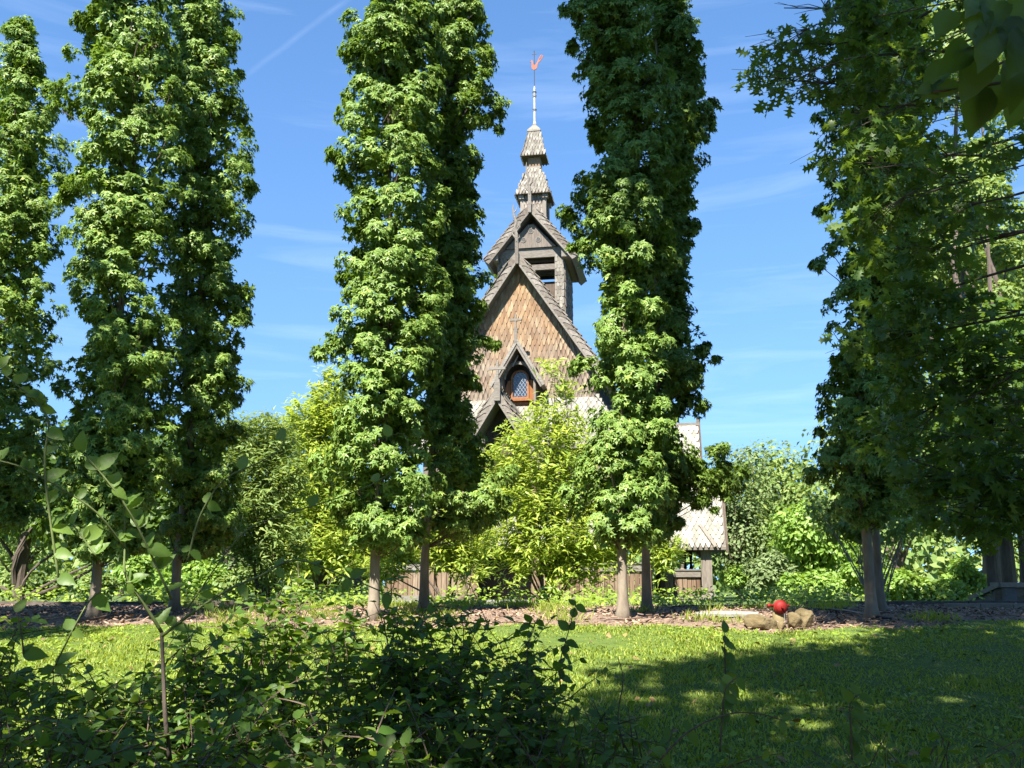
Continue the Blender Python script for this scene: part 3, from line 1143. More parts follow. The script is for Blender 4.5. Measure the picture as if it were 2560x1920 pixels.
def gallery():
    y = -1.2
    parapet(-2.9, -0.78, y, .88)
    parapet(0.95, 3.24, y, .84)
    for x in (-2.9, -1.85, -.8, 0.9, 2.05, 3.2):
        m = cb()
        m.box(x - .07, x + .07, y - .06, y + .08, 0.02, 1.32)
        m.box(x - .09, x + .09, y - .08, y + .1, 0.02, .22)
        m.build('gallery_post', W_BROWN, church)
    for x in (-2.4, -1.3, 1.45, 2.65):
        turned(x, y + .02, .88, 1.3)
    b = cb()
    b.box(-3.0, 3.35, y - .06, y + .08, 1.24, 1.36)
    b.build('gallery_beam', W_DARK, church)
    # right flank of the gallery, in shade
    r = cb()
    r.box(3.17, 3.30, -1.1, 0.98, .66, .82)
    ro = r.build('parapet_rail', W_GREYH, church)
    planks(ro, -1.1, .96, 0, .02, .66, .14, W_BROWN, 'y', 3.21)
    for yy in (-.35, .45):
        m = cb()
        m.box(3.17, 3.30, yy - .06, yy + .06, .82, 1.3)
        m.build('gallery_post', W_BROWN, church)
    for i in range(7):
        m = cb()
        m.lathe([(.02, .82), (.028, .95), (.018, 1.1), (.028, 1.2), (.02, 1.28)], (3.24, -.95 + i * .3), 6)
        m.build('baluster', W_DARK, church)


def arch_board(x0, x1, y, z0, z1, n):
    """fascia with round arches cut into its lower edge"""
    m = cb()
    w = (x1 - x0) / n
    for i in range(n):
        a, b = x0 + i * w, x0 + (i + 1) * w
        c, r = (a + b) / 2, w * .42
        pts = [(a, y, z1), (a, y, z0)] + [(c - r * math.cos(t), y, z0 + (z1 - z0) * .7 * math.sin(t)) for t in np.linspace(0, math.pi, 8)] + [(b, y, z0), (b, y, z1)]
        m.prism(pts, (0, .05, 0))
    return m.build('arched_fascia', W_DARK, church)


def wing():
    """side porch at the right: open gallery bay under a pale shingled roof"""
    y = 1.0
    fo = cb()
    fo.box(3.3, 4.80, .92, 2.75, -0.35, 0.0)
    fo.build('foundation', M_STONE, church)
    fl = cb()
    fl.box(3.3, 4.74, 1.0, 2.7, 0.0, .03)
    fl.build('wing_floor', W_DARK, church)
    parapet(3.42, 4.42, y, .72)
    # corner post with stepped base
    m = cb()
    m.box(4.44, 4.70, y - .10, y + .16, .30, 1.24)
    m.box(4.42, 4.74, y - .13, y + .19, .20, .30)
    m.box(4.44, 4.72, y - .11, y + .17, .13, .20)
    m.box(4.41, 4.76, y - .14, y + .20, 0.0, .13)
    m.build('corner_post', W_GREY, church)
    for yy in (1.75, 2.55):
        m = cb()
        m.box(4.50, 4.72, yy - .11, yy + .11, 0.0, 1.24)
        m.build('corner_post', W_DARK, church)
    # right flank, its shade put into the darker wood colour
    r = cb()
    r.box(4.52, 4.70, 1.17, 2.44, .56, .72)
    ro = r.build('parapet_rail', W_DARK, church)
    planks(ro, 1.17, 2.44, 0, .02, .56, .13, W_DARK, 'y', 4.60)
    turned(3.98, y + .03, .72, 1.14, 1.15)
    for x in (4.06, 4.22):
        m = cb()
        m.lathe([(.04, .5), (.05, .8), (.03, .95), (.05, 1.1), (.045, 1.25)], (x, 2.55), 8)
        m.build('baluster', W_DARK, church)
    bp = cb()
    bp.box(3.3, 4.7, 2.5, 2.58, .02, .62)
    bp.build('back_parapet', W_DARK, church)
    w = cb()
    w.box(3.3, 3.72, 1.5, 1.58, .0, 1.3)
    w.build('inner_panel', W_GREY, church)
    arch_board(3.40, 4.44, y + .02, 1.02, 1.26, 2)
    bb = cb()
    bb.box(3.2, 4.85, y - .08, y + .12, 1.22, 1.30)
    bb.build('wing_beam', W_DARK, church)
    b2 = cb()
    b2.box(4.55, 4.70, y + .16, 2.7, 1.22, 1.30)
    b2.build('wing_beam', W_DARK, church)
    # roof
    ye, ze, yr, zr = .70, 1.20, 1.80, 3.05
    x0, x1 = 2.6, 5.05
    t = .07
    p = cb()
    p.prism([(x0, ye, ze), (x1, ye, ze), (x1, yr, zr), (x0, yr, zr)], (0, 0, t))
    ro = p.build('wing_roof', W_GREYH, church)
    q = cb()
    q.prism([(x0, yr + .002, zr), (x1, yr + .002, zr), (x1, 2.9, ze), (x0, 2.9, ze)], (0, 0, t))
    q.build('wing_roof', W_GREYH, church)
    V = np.array([0, yr - ye, zr - ze])
    Lv = np.linalg.norm(V)
    shingle_field(ro, (0, ye, ze + t + .004), (1, 0, 0), V, x0 + .05, x1 - .07, -.05, Lv - .1, .132, .128, lambda u, v: u < x1 - .06 and v < Lv - .12, SH_POINT, W_PALE, 260, prefer=lambda q: -q[0])
    # diagonal hip boards lying on the shingles
    N = np.cross((1, 0, 0), V / Lv)
    for xa, xb, va, vb in ((3.88, 3.42, -.03, .75), (4.80, 4.45, -.03, .62)):
        A = np.array([xa, ye, ze + t]) + V / Lv * va + N * .045
        B = np.array([xb, ye, ze + t]) + V / Lv * vb + N * .045
        d = unit(B - A)
        s = np.cross(N, d) * .035
        m = cb()
        m.prism([A - s, A + s, B + s, B - s], N * .03)
        m.build('hip_board', W_GREY, ro)
    for k, (ya, yb, za, zb) in enumerate(((ye - .06, yr, ze - .08, zr + .0), (2.96, yr, ze - .08, zr))):
        m = cb()
        m.prism([(x1 + .003, ya, za), (x1 + .003, ya, za + .22), (x1 + .003, yb, zb + .20), (x1 + .003, yb, zb - .02)], (.05, 0, 0))
        m.build('end_bargeboard', W_DARK, ro)  # dark colour carries the shade on this end
    m = cb()
    m.prism([(4.62, 1.05, 1.30), (4.62, 2.6, 1.30), (4.62, 1.8, 2.85)], (.05, 0, 0))
    m.build('gable_infill', W_DARK, church)
    # upper tier
    uw = cb()
    uw.box(1.9, 4.3, 1.9, 3.2, 2.4, 3.75)
    uw.build('upper_wall', W_GREY, church)
    ye, ze, yr, zr, x1 = 1.62, 3.42, 2.45, 4.52, 4.56
    p = cb()
    p.prism([(1.9, ye, ze), (x1, ye, ze), (x1, yr, zr), (1.9, yr, zr)], (0, 0, t))
    ro = p.build('upper_wing_roof', W_GREYH, church)
    q = cb()
    q.prism([(1.9, yr + .002, zr), (x1, yr + .002, zr), (x1, 3.3, ze), (1.9, 3.3, ze)], (0, 0, t))
    q.build('upper_wing_roof', W_GREYH, church)
    V = np.array([0, yr - ye, zr - ze])
    Lv = np.linalg.norm(V)
    shingle_field(ro, (0, ye, ze + t + .004), (1, 0, 0), V, 2.0, x1 - .05, -.05, Lv - .12, .135, .15, lambda u, v: u < x1 - .06 and v < Lv - .12, SH_POINT, W_PALE, 90, prefer=lambda q: -q[0])
    m = cb()
    m.box(1.9, x1 + .03, yr - .05, yr + .05, zr + t - .02, zr + t + .06)
    m.build('ridge_board', W_GREYH, ro)
    m = cb()
    m.box(x1 - .05, x1 + .05, yr - .045, yr + .045, zr + .04, zr + .26)
    m.build('ridge_post', W_GREYH, ro)
    for ya, yb in ((ye - .05, yr), (3.35, yr)):
        m = cb()
        m.prism([(x1 + .003, ya, ze - .1), (x1 + .003, ya, ze + .10), (x1 + .003, yb, zr + .12), (x1 + .003, yb, zr - .08)], (.045, 0, 0))
        m.build('end_bargeboard', W_DARK, ro)  # shade of the upper end given by the dark wood colour
    m = cb()
    m.prism([(4.302, 1.9, 3.4), (4.302, 3.2, 3.4), (4.302, yr, 4.4)], (.04, 0, 0))
    m.build('gable_infill', W_DARK, church)


def belfry():
    cx, hw = .07, .96
    y0, y1 = 1.87, 3.79
    zb, zt = 5.5, 9.44
    pw = .27
    # four shingle-clad corner piers and the side walls
    for sx in (-1, 1):
        for (ya, yb) in ((y0, y0 + pw), (y1 - pw, y1)):
            m = cb()
            xa, xb = (cx - hw, cx - hw + pw) if sx < 0 else (cx + hw - pw, cx + hw)
            m.box(xa, xb, ya, yb, zb, zt)
            pier = m.build('belfry_pier', W_GREY, church)
            if ya == y0:
                shingle_field(pier, (0, y0 - .004, 0), (1, 0, 0), (0, 0, 1), xa + .045, xb, 7.4, zt - .1, .088, .105, lambda u, v: u < xb - .03, SH_ROUND, W_ROOF, 60 if sx > 0 else 0)
        x = cx + sx * (hw - .012) if sx > 0 else cx - hw + .012 - .05
        m = cb()
        m.box(min(x, x - .06), max(x, x - .06), y0 + pw, y1 - pw, zb, 8.95)
        wl = m.build('belfry_side_wall', W_GREY, church)
        if sx > 0:
            shingle_field(wl, (cx + hw + .004, 0, 0), (0, 1, 0), (0, 0, 1), y0 + .05, y1, 7.0, zt - .1, .10, .12, lambda u, v: u < y1 - .04, SH_ROUND, W_GREY, 0)
    # low closing wall of the bell stage, front and back
    for yy in (y0 + .14, y1 - .2):
        m = cb()
        m.box(cx - hw + pw, cx + hw - pw, yy, yy + .06, zb, 8.68)
        m.build('belfry_apron', W_DARK, church)
        m = cb()
        m.box(cx - hw + pw, cx + hw - pw, yy - .06, yy + .06, 9.10, 9.26)
        m.build('belfry_rail', W_GREYH, church)
        m = cb()
        m.box(cx - hw - .02, cx + hw + .02, yy - .16, yy - .08, 9.44, 9.72)
        m.build('belfry_tie_beam', W_GREYH, church)
    for sx in (-1, 1):
        m = cb()
        m.box(cx + sx * (hw + .06) - .11, cx + sx * (hw + .06) + .11, y0 - .25, y1 + .2, 9.34, 9.62)
        m.build('wall_plate', W_GREYH, church)
    # tympanum board with three round holes
    t = cb()
    zs, ze = 9.722, 10.42
    outline = [(cx - .70, zs), (cx + .74, zs), (cx + .10, ze), (cx - .06, ze)]
    cen = [(.09, 10.22), (-.12, 9.96), (.31, 9.95)]
    panel = t.prism([(x, y0 - .08, z) for x, z in outline], (0, .05, 0)).build('tympanum_board', W_GREY, church)
    for x, z in cen:
        h = cb()
        ring = [(x + .062 * math.cos(a), y0 - .088, z + .062 * math.sin(a)) for a in np.linspace(0, 2 * math.pi, 14, endpoint=False)]
        h.prism(ring, (0, .006, 0))
        ho = h.build('hole_disc', M_IRON, panel)  # dark disc on the board, coloured like the shade inside a hole
        r = cb()
        for i in range(14):
            a0, a1 = 2 * math.pi * i / 14, 2 * math.pi * (i + 1) / 14
            q = lambda rr, a: (x + rr * math.cos(a), y0 - .094, z + rr * math.sin(a))
            r.prism([q(.060, a0), q(.078, a0), q(.078, a1), q(.060, a1)], (0, .013, 0))
        r.build('hole_rim', W_GREYH, panel)
    bk = cb()
    bk.prism([(cx - hw - .05, y0 + .30, 9.4), (cx + hw + .05, y0 + .30, 9.4), (cx, y0 + .30, 10.75)], (0, .05, 0))
    bk.build('gable_backing', W_DARK, church)  # dark colour stands in for the rakes' shadow behind the panel
    bk = cb()
    bk.prism([(cx - hw - .05, y1 - .1, 9.4), (cx + hw + .05, y1 - .1, 9.4), (cx, y1 - .1, 10.75)], (0, .05, 0))
    bk.build('gable_backing', W_DARK, church)
    for sd in (1, -1):
        rake(church, cx + .04, 1.57, 10.70, 1.25, 1.90, sd, 3.95, .13, .2)
    finial(cx + .04, 1.49, 10.66, 11.3, .92, 1)


def spire():
    cx, cy = .055, 2.9
    # turret with corner boards
    m = cb()
    m.box(cx - .34, cx + .34, cy - .34, cy + .34, 10.4, 11.72)
    tu = m.build('turret', W_DARK, church)
    for sx in (-1, 1):
        for sy in (-1, 1):
            c = cb()
            c.box(cx + sx * .33 - .055, cx + sx * .33 + .055, cy + sy * .33 - .055, cy + sy * .33 + .055, 10.6, 11.62)
            c.box(cx + sx * .36 - .08, cx + sx * .36 + .08, cy + sy * .36 - .08, cy + sy * .36 + .08, 11.52, 11.66)
            c.build('corner_board', W_GREY, tu)
    shingle_field(tu, (0, cy - .345, 0), (1, 0, 0), (0, 0, 1), cx - .26, cx + .28, 10.7, 11.5, .09, .11, lambda u, v: abs(u - cx) < .27, SH_ROUND, W_GREY, 30)

    def tier(z0, h0, z1, h1, bell, pitch, rowh, nobj):
        prof = []
        for i in range(5):
            t = i / 4
            prof.append((z0 + (z1 - z0) * t, h0 + (h1 - h0) * (t ** bell)))
        m = cb()
        v, f = [], []
        for z, h in prof:
            v += [(cx - h, cy - h, z), (cx + h, cy - h, z), (cx + h, cy + h, z), (cx - h, cy + h, z)]
        for i in range(4):
            for j in range(4):
                a, b = i * 4 + j, i * 4 + (j + 1) % 4
                f.append((a, b, b + 4, a + 4))
        f += [(3, 2, 1, 0), (16, 17, 18, 19)]
        m.add(v, f)
        roof = m.build('spire_roof', W_DARK, church)
        dirs = [((1, 0), (0, -1)), ((0, 1), (1, 0)), ((-1, 0), (0, 1)), ((0, -1), (-1, 0))]
        for k, ((ux, uy), (nx, ny)) in enumerate(dirs):
            for i in range(4):
                (za, ha), (zb_, hb) = prof[i], prof[i + 1]
                V = np.array([-nx * (ha - hb), -ny * (ha - hb), zb_ - za])
                Lv = np.linalg.norm(V)
                O = np.array([cx + nx * ha, cy + ny * ha, za])

                def ins(u, v):
                    return abs(u) < ha + (hb - ha) * v / Lv - .01
                rows = max(1, round(Lv / rowh))
                shingle_field(roof, O, (ux, uy, 0), V, -h0 + (0.02 if i % 2 else .07), h0, -.03, Lv - Lv / rows * .6, pitch, Lv / rows, ins, SH_POINT, W_ROOF, nobj if k < 2 else 0, lenf=1.9, jit=.05)
        return roof
    tier(11.64, .52, 12.56, .20, .85, .098, .125, 60)
    m = cb()
    m.box(cx - .19, cx + .19, cy - .19, cy + .19, 12.5, 12.98)
    m.build('spire_neck', W_BROWN, church)
    c = cb()
    c.box(cx - .21, cx + .21, cy - .21, cy + .21, 12.57, 12.63)
    c.build('neck_moulding', W_GREYH, church)
    tier(12.93, .365, 13.80, .165, .8, .09, .12, 60)
    c = cb()
    v = []
    for z, h in ((13.80, .205), (13.86, .20), (14.06, .055), (14.16, .04)):
        v += [(cx - h, cy - h, z), (cx + h, cy - h, z), (cx + h, cy + h, z), (cx - h, cy + h, z)]
    f = [(3, 2, 1, 0), (12, 13, 14, 15)] + [(i * 4 + j, i * 4 + (j + 1) % 4, i * 4 + 4 + (j + 1) % 4, i * 4 + 4 + j) for i in range(3) for j in range(4)]
    c.add(v, f)
    c.build('spire_cap', W_ROOF, church)
    p = cb()
    p.lathe([(.06, 14.12), (.04, 14.2), (.036, 14.55), (.055, 14.57), (.055, 14.63), (.034, 14.65), (.036, 15.02), (.06, 15.04), (.06, 15.10), (.034, 15.12), (.052, 15.17), (.052, 15.21), (.03, 15.24), (.035, 15.30), (.015, 15.40)], (cx, cy), 10)
    po = p.build('spire_pole', W_POLE, church)
    for z in (14.585, 15.055, 15.175):
        b = cb()
        b.lathe([(.058, z), (.063, z + .008), (.063, z + .03), (.058, z + .038)], (cx, cy), 10)
        b.build('pole_band', M_IRON, po)
    r = cb()
    r.tube([(cx, cy, 15.38), (cx, cy, 16.62)], .013, 6)
    ro = r.build('vane_rod', M_IRON, church)
    k = cb()
    k.box(cx - .075, cx + .075, cy - .008, cy + .008, 16.49, 16.515)
    k.build('vane_cross_bar', M_IRON, ro)
    # copper cockerel: body, beak, arched tail with slots
    ck = cb()
    body = [(-.07, 15.99), (-.02, 15.955), (.05, 15.97), (.09, 16.03), (.10, 16.12), (.135, 16.20), (.19, 16.24), (.135, 16.30), (.10, 16.24), (.06, 16.16), (.03, 16.13), (-.005, 16.125), (-.03, 16.15), (-.035, 16.22), (-.05, 16.285), (-.085, 16.30), (-.105, 16.26), (-.125, 16.225), (-.09, 16.225), (-.085, 16.15), (-.095, 16.07)]
    ck.prism([(cx + x, cy - .012, z) for x, z in body], (0, .024, 0))
    co = ck.build('weathercock', M_COPPER, church)
    tl = cb()
    for (xa, za, xb, zb2, w) in ((.115, 16.255, .215, 16.44, .026), (.165, 16.225, .275, 16.40, .026)):
        d = np.array([xb - xa, 0, zb2 - za])
        nn = unit(np.array([-d[2], 0, d[0]])) * w / 2
        A, B = np.array([cx + xa, cy - .011, za]), np.array([cx + xb, cy - .011, zb2])
        tl.prism([A - nn, B - nn, B + nn, A + nn], (0, .022, 0))
    for t in (.05, .3, .55, .8, 1.0):
        a = np.array([.115 + .10 * t, 16.255 + .185 * t])
        b = np.array([.165 + .11 * t, 16.225 + .175 * t])
        tl.prism([(cx + a[0], cy - .013, a[1] - .010), (cx + b[0], cy - .013, b[1] - .010), (cx + b[0], cy - .013, b[1] + .012), (cx + a[0], cy - .013, a[1] + .012)], (0, .026, 0))
    tl.build('tail', M_COPPER, co)


build_church()

# ------------------------------------------------------------------ columnar sweetgum trees
GROUP_GUM = 'columnar sweetgum trees in two rows'
ME_STAR = T_STAR.mesh('sweetgum_leaf', M_GUM)


def limb(mb, p0, p1, r0, r1, bend=0.1, n=5, sides=6):
    p0, p1 = np.array(p0, float), np.array(p1, float)
    L = np.linalg.norm(p1 - p0)
    off = np.array([random.gauss(0, 1), random.gauss(0, 1), random.gauss(0, .5)]) * bend * L
    pts = [p0 + (p1 - p0) * t + off * math.sin(math.pi * t) for t in np.linspace(0, 1, n)]
    mb.tube(pts, [r0 + (r1 - r0) * t for t in np.linspace(0, 1, n)], sides)
    return pts


def sweetgum(tpx, D, prof, label, seed, nclump=270, nobj=200, per=44, top=None, trunk_r=0.059, lsize=(0.082, 0.124), tufts=(), zend=10.6):
    """prof: (py, xleft, xright) outline of the crown in photograph pixels at depth D"""
    global rng
    g = np.random.default_rng(seed)
    random.seed(seed)
    base = at(tpx, 1500, D)
    bx, by = base[0], D
    bz = float(ground_h(bx, by))
    nclump = int(nclump * (1.95 if D < 11.5 else 1.8))
    per = int(per * 1.12)
    root = empty('sweetgum_tree', (bx, by, bz))
    tag(root, label, 'tree', GROUP_GUM)
    zs, xl, xr = [], [], []
    for py, a, b in prof:
        p, q = at(a, py, D), at(b, py, D)
        zs.append(p[2])
        xl.append(p[0])
        xr.append(q[0])
    o = np.argsort(zs)
    zs, xl, xr = np.array(zs)[o], np.array(xl)[o], np.array(xr)[o]
    if zs[-1] < zend and top is None:      # the crown goes on above the frame
        zs = np.append(zs, [zs[-1] + (zend - zs[-1]) * .6, zend])
        c = (xl[-1] + xr[-1]) / 2
        h = (xr[-1] - xl[-1]) / 2
        xl = np.append(xl, [c - h * .7, c - .1])
        xr = np.append(xr, [c + h * .7, c + .1])
    z0, z1 = zs[0], zs[-1]
    # trunk follows the crown's middle line
    tz = np.linspace(bz - 0.05, z1 - .2, 14)
    cxz = lambda z: (np.interp(z, zs, xl) + np.interp(z, zs, xr)) / 2
    sx = cxz(zs[len(zs) // 2])
    mb = MB()
    path, rad = [], []
    for z in tz:
        k = np.clip((z - bz) / max(1e-3, (z1 - bz)), 0, 1)
        x = bx + (cxz(z) - bx) * np.clip((z - z0) / 2.5, 0, 1) * .6
        path.append((x - bx, 0.03 * math.sin(z * 2), z - bz))
        rad.append(trunk_r * (1 - .8 * k) * (1.0 + .75 * math.exp(-(z - bz) / .12)))
    path.insert(1, (path[0][0], 0, 0.12))
    rad.insert(1, trunk_r * 1.26)
    path.insert(2, (path[0][0], 0, 0.3))
    rad.insert(2, trunk_r * 1.06)
    mb.tube(path, rad, 12)
    mb.build('trunk', M_BARK, root, True)
    # leaf clumps
    zz = g.uniform(z0 + .05, z1 - .05, nclump * 3)
    th = g.uniform(0, 2 * math.pi, nclump * 3)
    cx = cxz(zz)
    hw = (np.interp(zz, zs, xr) - np.interp(zz, zs, xl)) / 2
    hd = np.minimum(hw, .72)
    rr = np.where(g.random(nclump * 3) < .28, np.sqrt(g.uniform(.02, .3, nclump * 3)), np.sqrt(g.uniform(.3, 1.05, nclump * 3)))
    cr = g.uniform(.11, .22, nclump * 3)
    X = cx + np.cos(th) * np.maximum(hw * rr - cr * .55, 0.02)
    Yd = np.sin(th) * np.maximum(hd * rr - cr * .55, 0.02)
    nz = vnoise(np.stack([X * 2.0 + seed, Yd * 2.0, zz * 1.55], -1), seed)
    keep = nz > 0.16 + .2 * g.random(len(zz))
    ii = np.nonzero(keep)[0][:nclump]
    C = np.stack([X[ii] - bx, Yd[ii], zz[ii] - bz], -1)
    cr = cr[ii]
    outw = np.stack([X[ii] - cx[ii], Yd[ii], 0 * X[ii]], -1)
    for (px, py, r, k) in tufts:             # tufts that stick out of the outline
        p = at(px, py, D)
        for _ in range(k):
            C = np.vstack([C, [[p[0] - bx + g.uniform(-1, 1) * r - .25 * r * np.sign(p[0] - cxz(p[2])), g.uniform(-.8, .8) * r, p[2] - bz + g.uniform(-.8, .8) * r]]])
            cr = np.append(cr, r * g.uniform(.5, 1.0))
            outw = np.vstack([outw, [[np.sign(p[0] - cxz(p[2])), 0, 0]]])
    nmain = len(ii)
    outw = unit(outw + g.normal(0, .15, outw.shape))
    # twigs from the trunk to the clumps
    tw = MB()
    for i in range(0, len(C), 3):
        c = C[i]
        zt = max(z0 - bz - .1, c[2] - .35 - .5 * np.hypot(c[0] - cxz(c[2] + bz) + bx, c[1]))
        k = np.clip((zt + bz - z0) / 2.5, 0, 1)
        tx = (cxz(zt + bz) - bx) * k * .6
        if i >= nmain and (i - nmain) % 5:
            continue
        limb(tw, (tx, 0, zt), c - np.array([0, 0, .05]), .011, .004, .07, 4, 3)
    tw.build('branches', M_BARKD, root)['kind'] = 'stuff'
    n = len(C) * per
    ci = np.repeat(np.arange(len(C)), per)
    d = unit(g.normal(0, 1, (n, 3)) + outw[ci] * .55 + np.array([0, 0, .35]))
    rad = g.random(n) ** .45
    T = C[ci] + d * (rad * cr[ci])[:, None] * np.array([1, 1, .8])
    nrm = unit(outw[ci] * .6 + d * .45 + np.array([0, 0, .55]) + g.normal(0, .34, (n, 3)))
    tip = outw[ci] * .7 + d * .4 + np.array([0, 0, -.75]) + g.normal(0, .45, (n, 3))
    sz = g.uniform(*lsize, n) * (0.7 + .5 * g.random(n))
    M = frames(nrm, tip, sz)
    if nobj:
        # nearest, best exposed leaves are objects of their own
        score = T[:, 1] - rad * .12 - .12 * (sz / lsize[1]) + .04 * g.random(n)
        vis = (T[:, 2] + bz - CZ) < by * .68
        score = np.where(vis, score, 9)
        o = np.argsort(score)
        pick = g.permutation(o[:nobj * 6])[:nobj]
        mask = np.ones(n, bool)
        mask[pick] = False
    else:
        mask = np.ones(n, bool)
    # inner leaves close round the stem
    m2 = 1500
    zc = g.uniform(z0 + .1, z1 - .3, m2)
    a2 = g.uniform(0, 2 * math.pi, m2)
    r2 = np.sqrt(g.random(m2)) * .55 * (np.interp(zc, zs, xr) - np.interp(zc, zs, xl)) / 2
    T2 = np.stack([cxz(zc) - bx + np.cos(a2) * r2, np.sin(a2) * r2 * .8 + .05, zc - bz], -1)
    M2 = frames(g.normal(0, 1, (m2, 3)) + np.array([0, -.8, .4]), g.normal(0, .6, (m2, 3)) + np.array([0, 0, -.6]), g.uniform(.14, .20, m2))
    cro = link('crown', scatter('crown', T_STARC, np.concatenate([M[mask], M2]), np.concatenate([T[mask], T2]), M_GUM), root)
    cro['kind'] = 'stuff'
    if nobj:
        leaf_objects(ME_STAR, M[~mask], T[~mask], cro)
    return root


DF, DB = 11.0, 12.2
# left group
sweetgum(-150, DB, [(45, 35, 75), (110, 0, 110), (200, -30, 125), (300, -50, 150), (450, -60, 170), (600, -80, 165), (800, -100, 150), (1000, -120, 140), (1200, -130, 130), (1330, -140, 100)],
         'sweetgum with pointed top at the left edge of the picture', 11, 150, 90, 40, top=1, tufts=((150, 230, .2, 4),))
sweetgum(237, DF, [(0, 190, 405), (100, 178, 432), (220, 180, 470), (300, 200, 470), (450, 168, 482), (600, 175, 450), (760, 165, 440), (900, 150, 440), (1100, 140, 440), (1230, 150, 430), (1350, 160, 400), (1400, 190, 330)],
         'broad sunlit sweetgum, front tree of the left group', 12, 285, 240, 44, tufts=((165, 240, .2, 5), (205, 60, .16, 3), (170, 470, .16, 3)))
sweetgum(437, DB, [(0, 385, 595), (120, 385, 612), (250, 390, 612), (380, 395, 632), (460, 395, 650), (560, 395, 618), (700, 395, 628), (850, 390, 630), (1000, 385, 615), (1150, 385, 608), (1300, 390, 598), (1390, 410, 560)],
         'shadier sweetgum tucked behind the front tree of the left group', 13, 250, 160, 42, tufts=((625, 450, .17, 4), (600, 1060, .18, 4), (590, 800, .14, 2)))
# middle group
sweetgum(935, DF, [(0, 870, 1105), (130, 850, 1100), (260, 850, 1110), (400, 832, 1112), (520, 850, 1115), (640, 845, 1120), (760, 835, 1125), (860, 805, 1120), (960, 850, 1120), (1060, 830, 1130), (1150, 812, 1150), (1250, 795, 1150), (1330, 830, 1090), (1375, 880, 1010)],
         'tall sunlit sweetgum directly left of the church, front tree of its pair', 14, 295, 280, 45, tufts=((830, 410, .16, 3), (812, 860, .18, 4), (815, 1160, .18, 4), (870, 1290, .16, 3), (830, 1240, .16, 3), (1000, 1330, .15, 3)))
sweetgum(1060, DB, [(0, 1050, 1228), (130, 1050, 1232), (250, 1050, 1242), (340, 1050, 1195), (450, 1055, 1208), (560, 1050, 1205), (680, 1045, 1222), (800, 1040, 1230), (900, 1035, 1205), (1000, 1040, 1180), (1100, 1030, 1215), (1200, 1010, 1275), (1290, 1010, 1270), (1350, 1040, 1200)],
         'shaded sweetgum with leafy tufts touching the church gable', 15, 250, 200, 42, tufts=((1245, 255, .16, 5), (1232, 300, .14, 4), (1235, 860, .15, 4), (1205, 130, .14, 3), (1265, 1180, .2, 5), (1275, 1260, .17, 4), (1190, 950, .12, 2)))
# right of the church
sweetgum(1557, DF, [(0, 1410, 1640), (120, 1420, 1650), (220, 1455, 1690), (320, 1455, 1700), (420, 1450, 1700), (520, 1410, 1690), (620, 1440, 1690), (720, 1450, 1690), (820, 1440, 1690), (900, 1435, 1690), (1000, 1480, 1690), (1100, 1470, 1700), (1180, 1435, 1690), (1260, 1430, 1685), (1330, 1470, 1660), (1365, 1510, 1620)],
         'sunlit sweetgum directly right of the church spire, front tree of its pair', 16, 290, 280, 45, tufts=((1418, 20, .16, 4), (1425, 120, .12, 3), (1405, 540, .15, 4), (1445, 900, .15, 4), (1440, 1250, .18, 5), (1530, 1320, .15, 4), (1450, 630, .12, 3)))
sweetgum(1617, DB, [(0, 1600, 1735), (120, 1610, 1760), (240, 1620, 1785), (330, 1620, 1785), (430, 1610, 1760), (540, 1600, 1755), (700, 1600, 1745), (800, 1600, 1755), (900, 1600, 1772), (1000, 1600, 1755), (1080, 1590, 1700), (1160, 1590, 1750), (1240, 1595, 1735), (1300, 1600, 1700), (1345, 1605, 1660)],
         'dark sweetgum overhanging the side porch with a long low branch', 17, 240, 180, 42, tufts=((1790, 1180, .2, 9), (1735, 1175, .2, 9), (1700, 1150, .18, 6), (1740, 1230, .16, 6), (1690, 1225, .16, 6), (1800, 1225, .14, 5), (1680, 1290, .14, 4), (1860, 1190, .17, 5), (1800, 1140, .15, 4), (1840, 1225, .14, 4), (1770, 1275, .14, 3), (1765, 880, .16, 4), (1745, 1010, .14, 3), (1780, 280, .15, 3), (1715, 1300, .12, 2)))
sweetgum(2177, DF, [(0, 2065, 2310), (150, 2060, 2310), (300, 2055, 2315), (450, 2070, 2310), (600, 2065, 2310), (750, 2060, 2310), (900, 2058, 2310), (1000, 2055, 2310), (1100, 2045, 2300), (1190, 2040, 2290), (1270, 2080, 2270), (1310, 2120, 2240)],
         'shaded sweetgum on the right, front trunk beside the stone ring', 18, 230, 160, 44, tufts=((2045, 520, .12, 3), (2050, 660, .12, 3), (2050, 1190, .16, 4), (2055, 300, .12, 3), (2110, 1290, .12, 3)))
sweetgum(2200, DB, [(0, 2110, 2350), (300, 2110, 2350), (600, 2120, 2340), (900, 2120, 2340), (1150, 2110, 2360), (1250, 2130, 2350), (1310, 2180, 2300)],
         'sweetgum almost hidden behind the shaded one on the right', 19, 120, 40, 40)


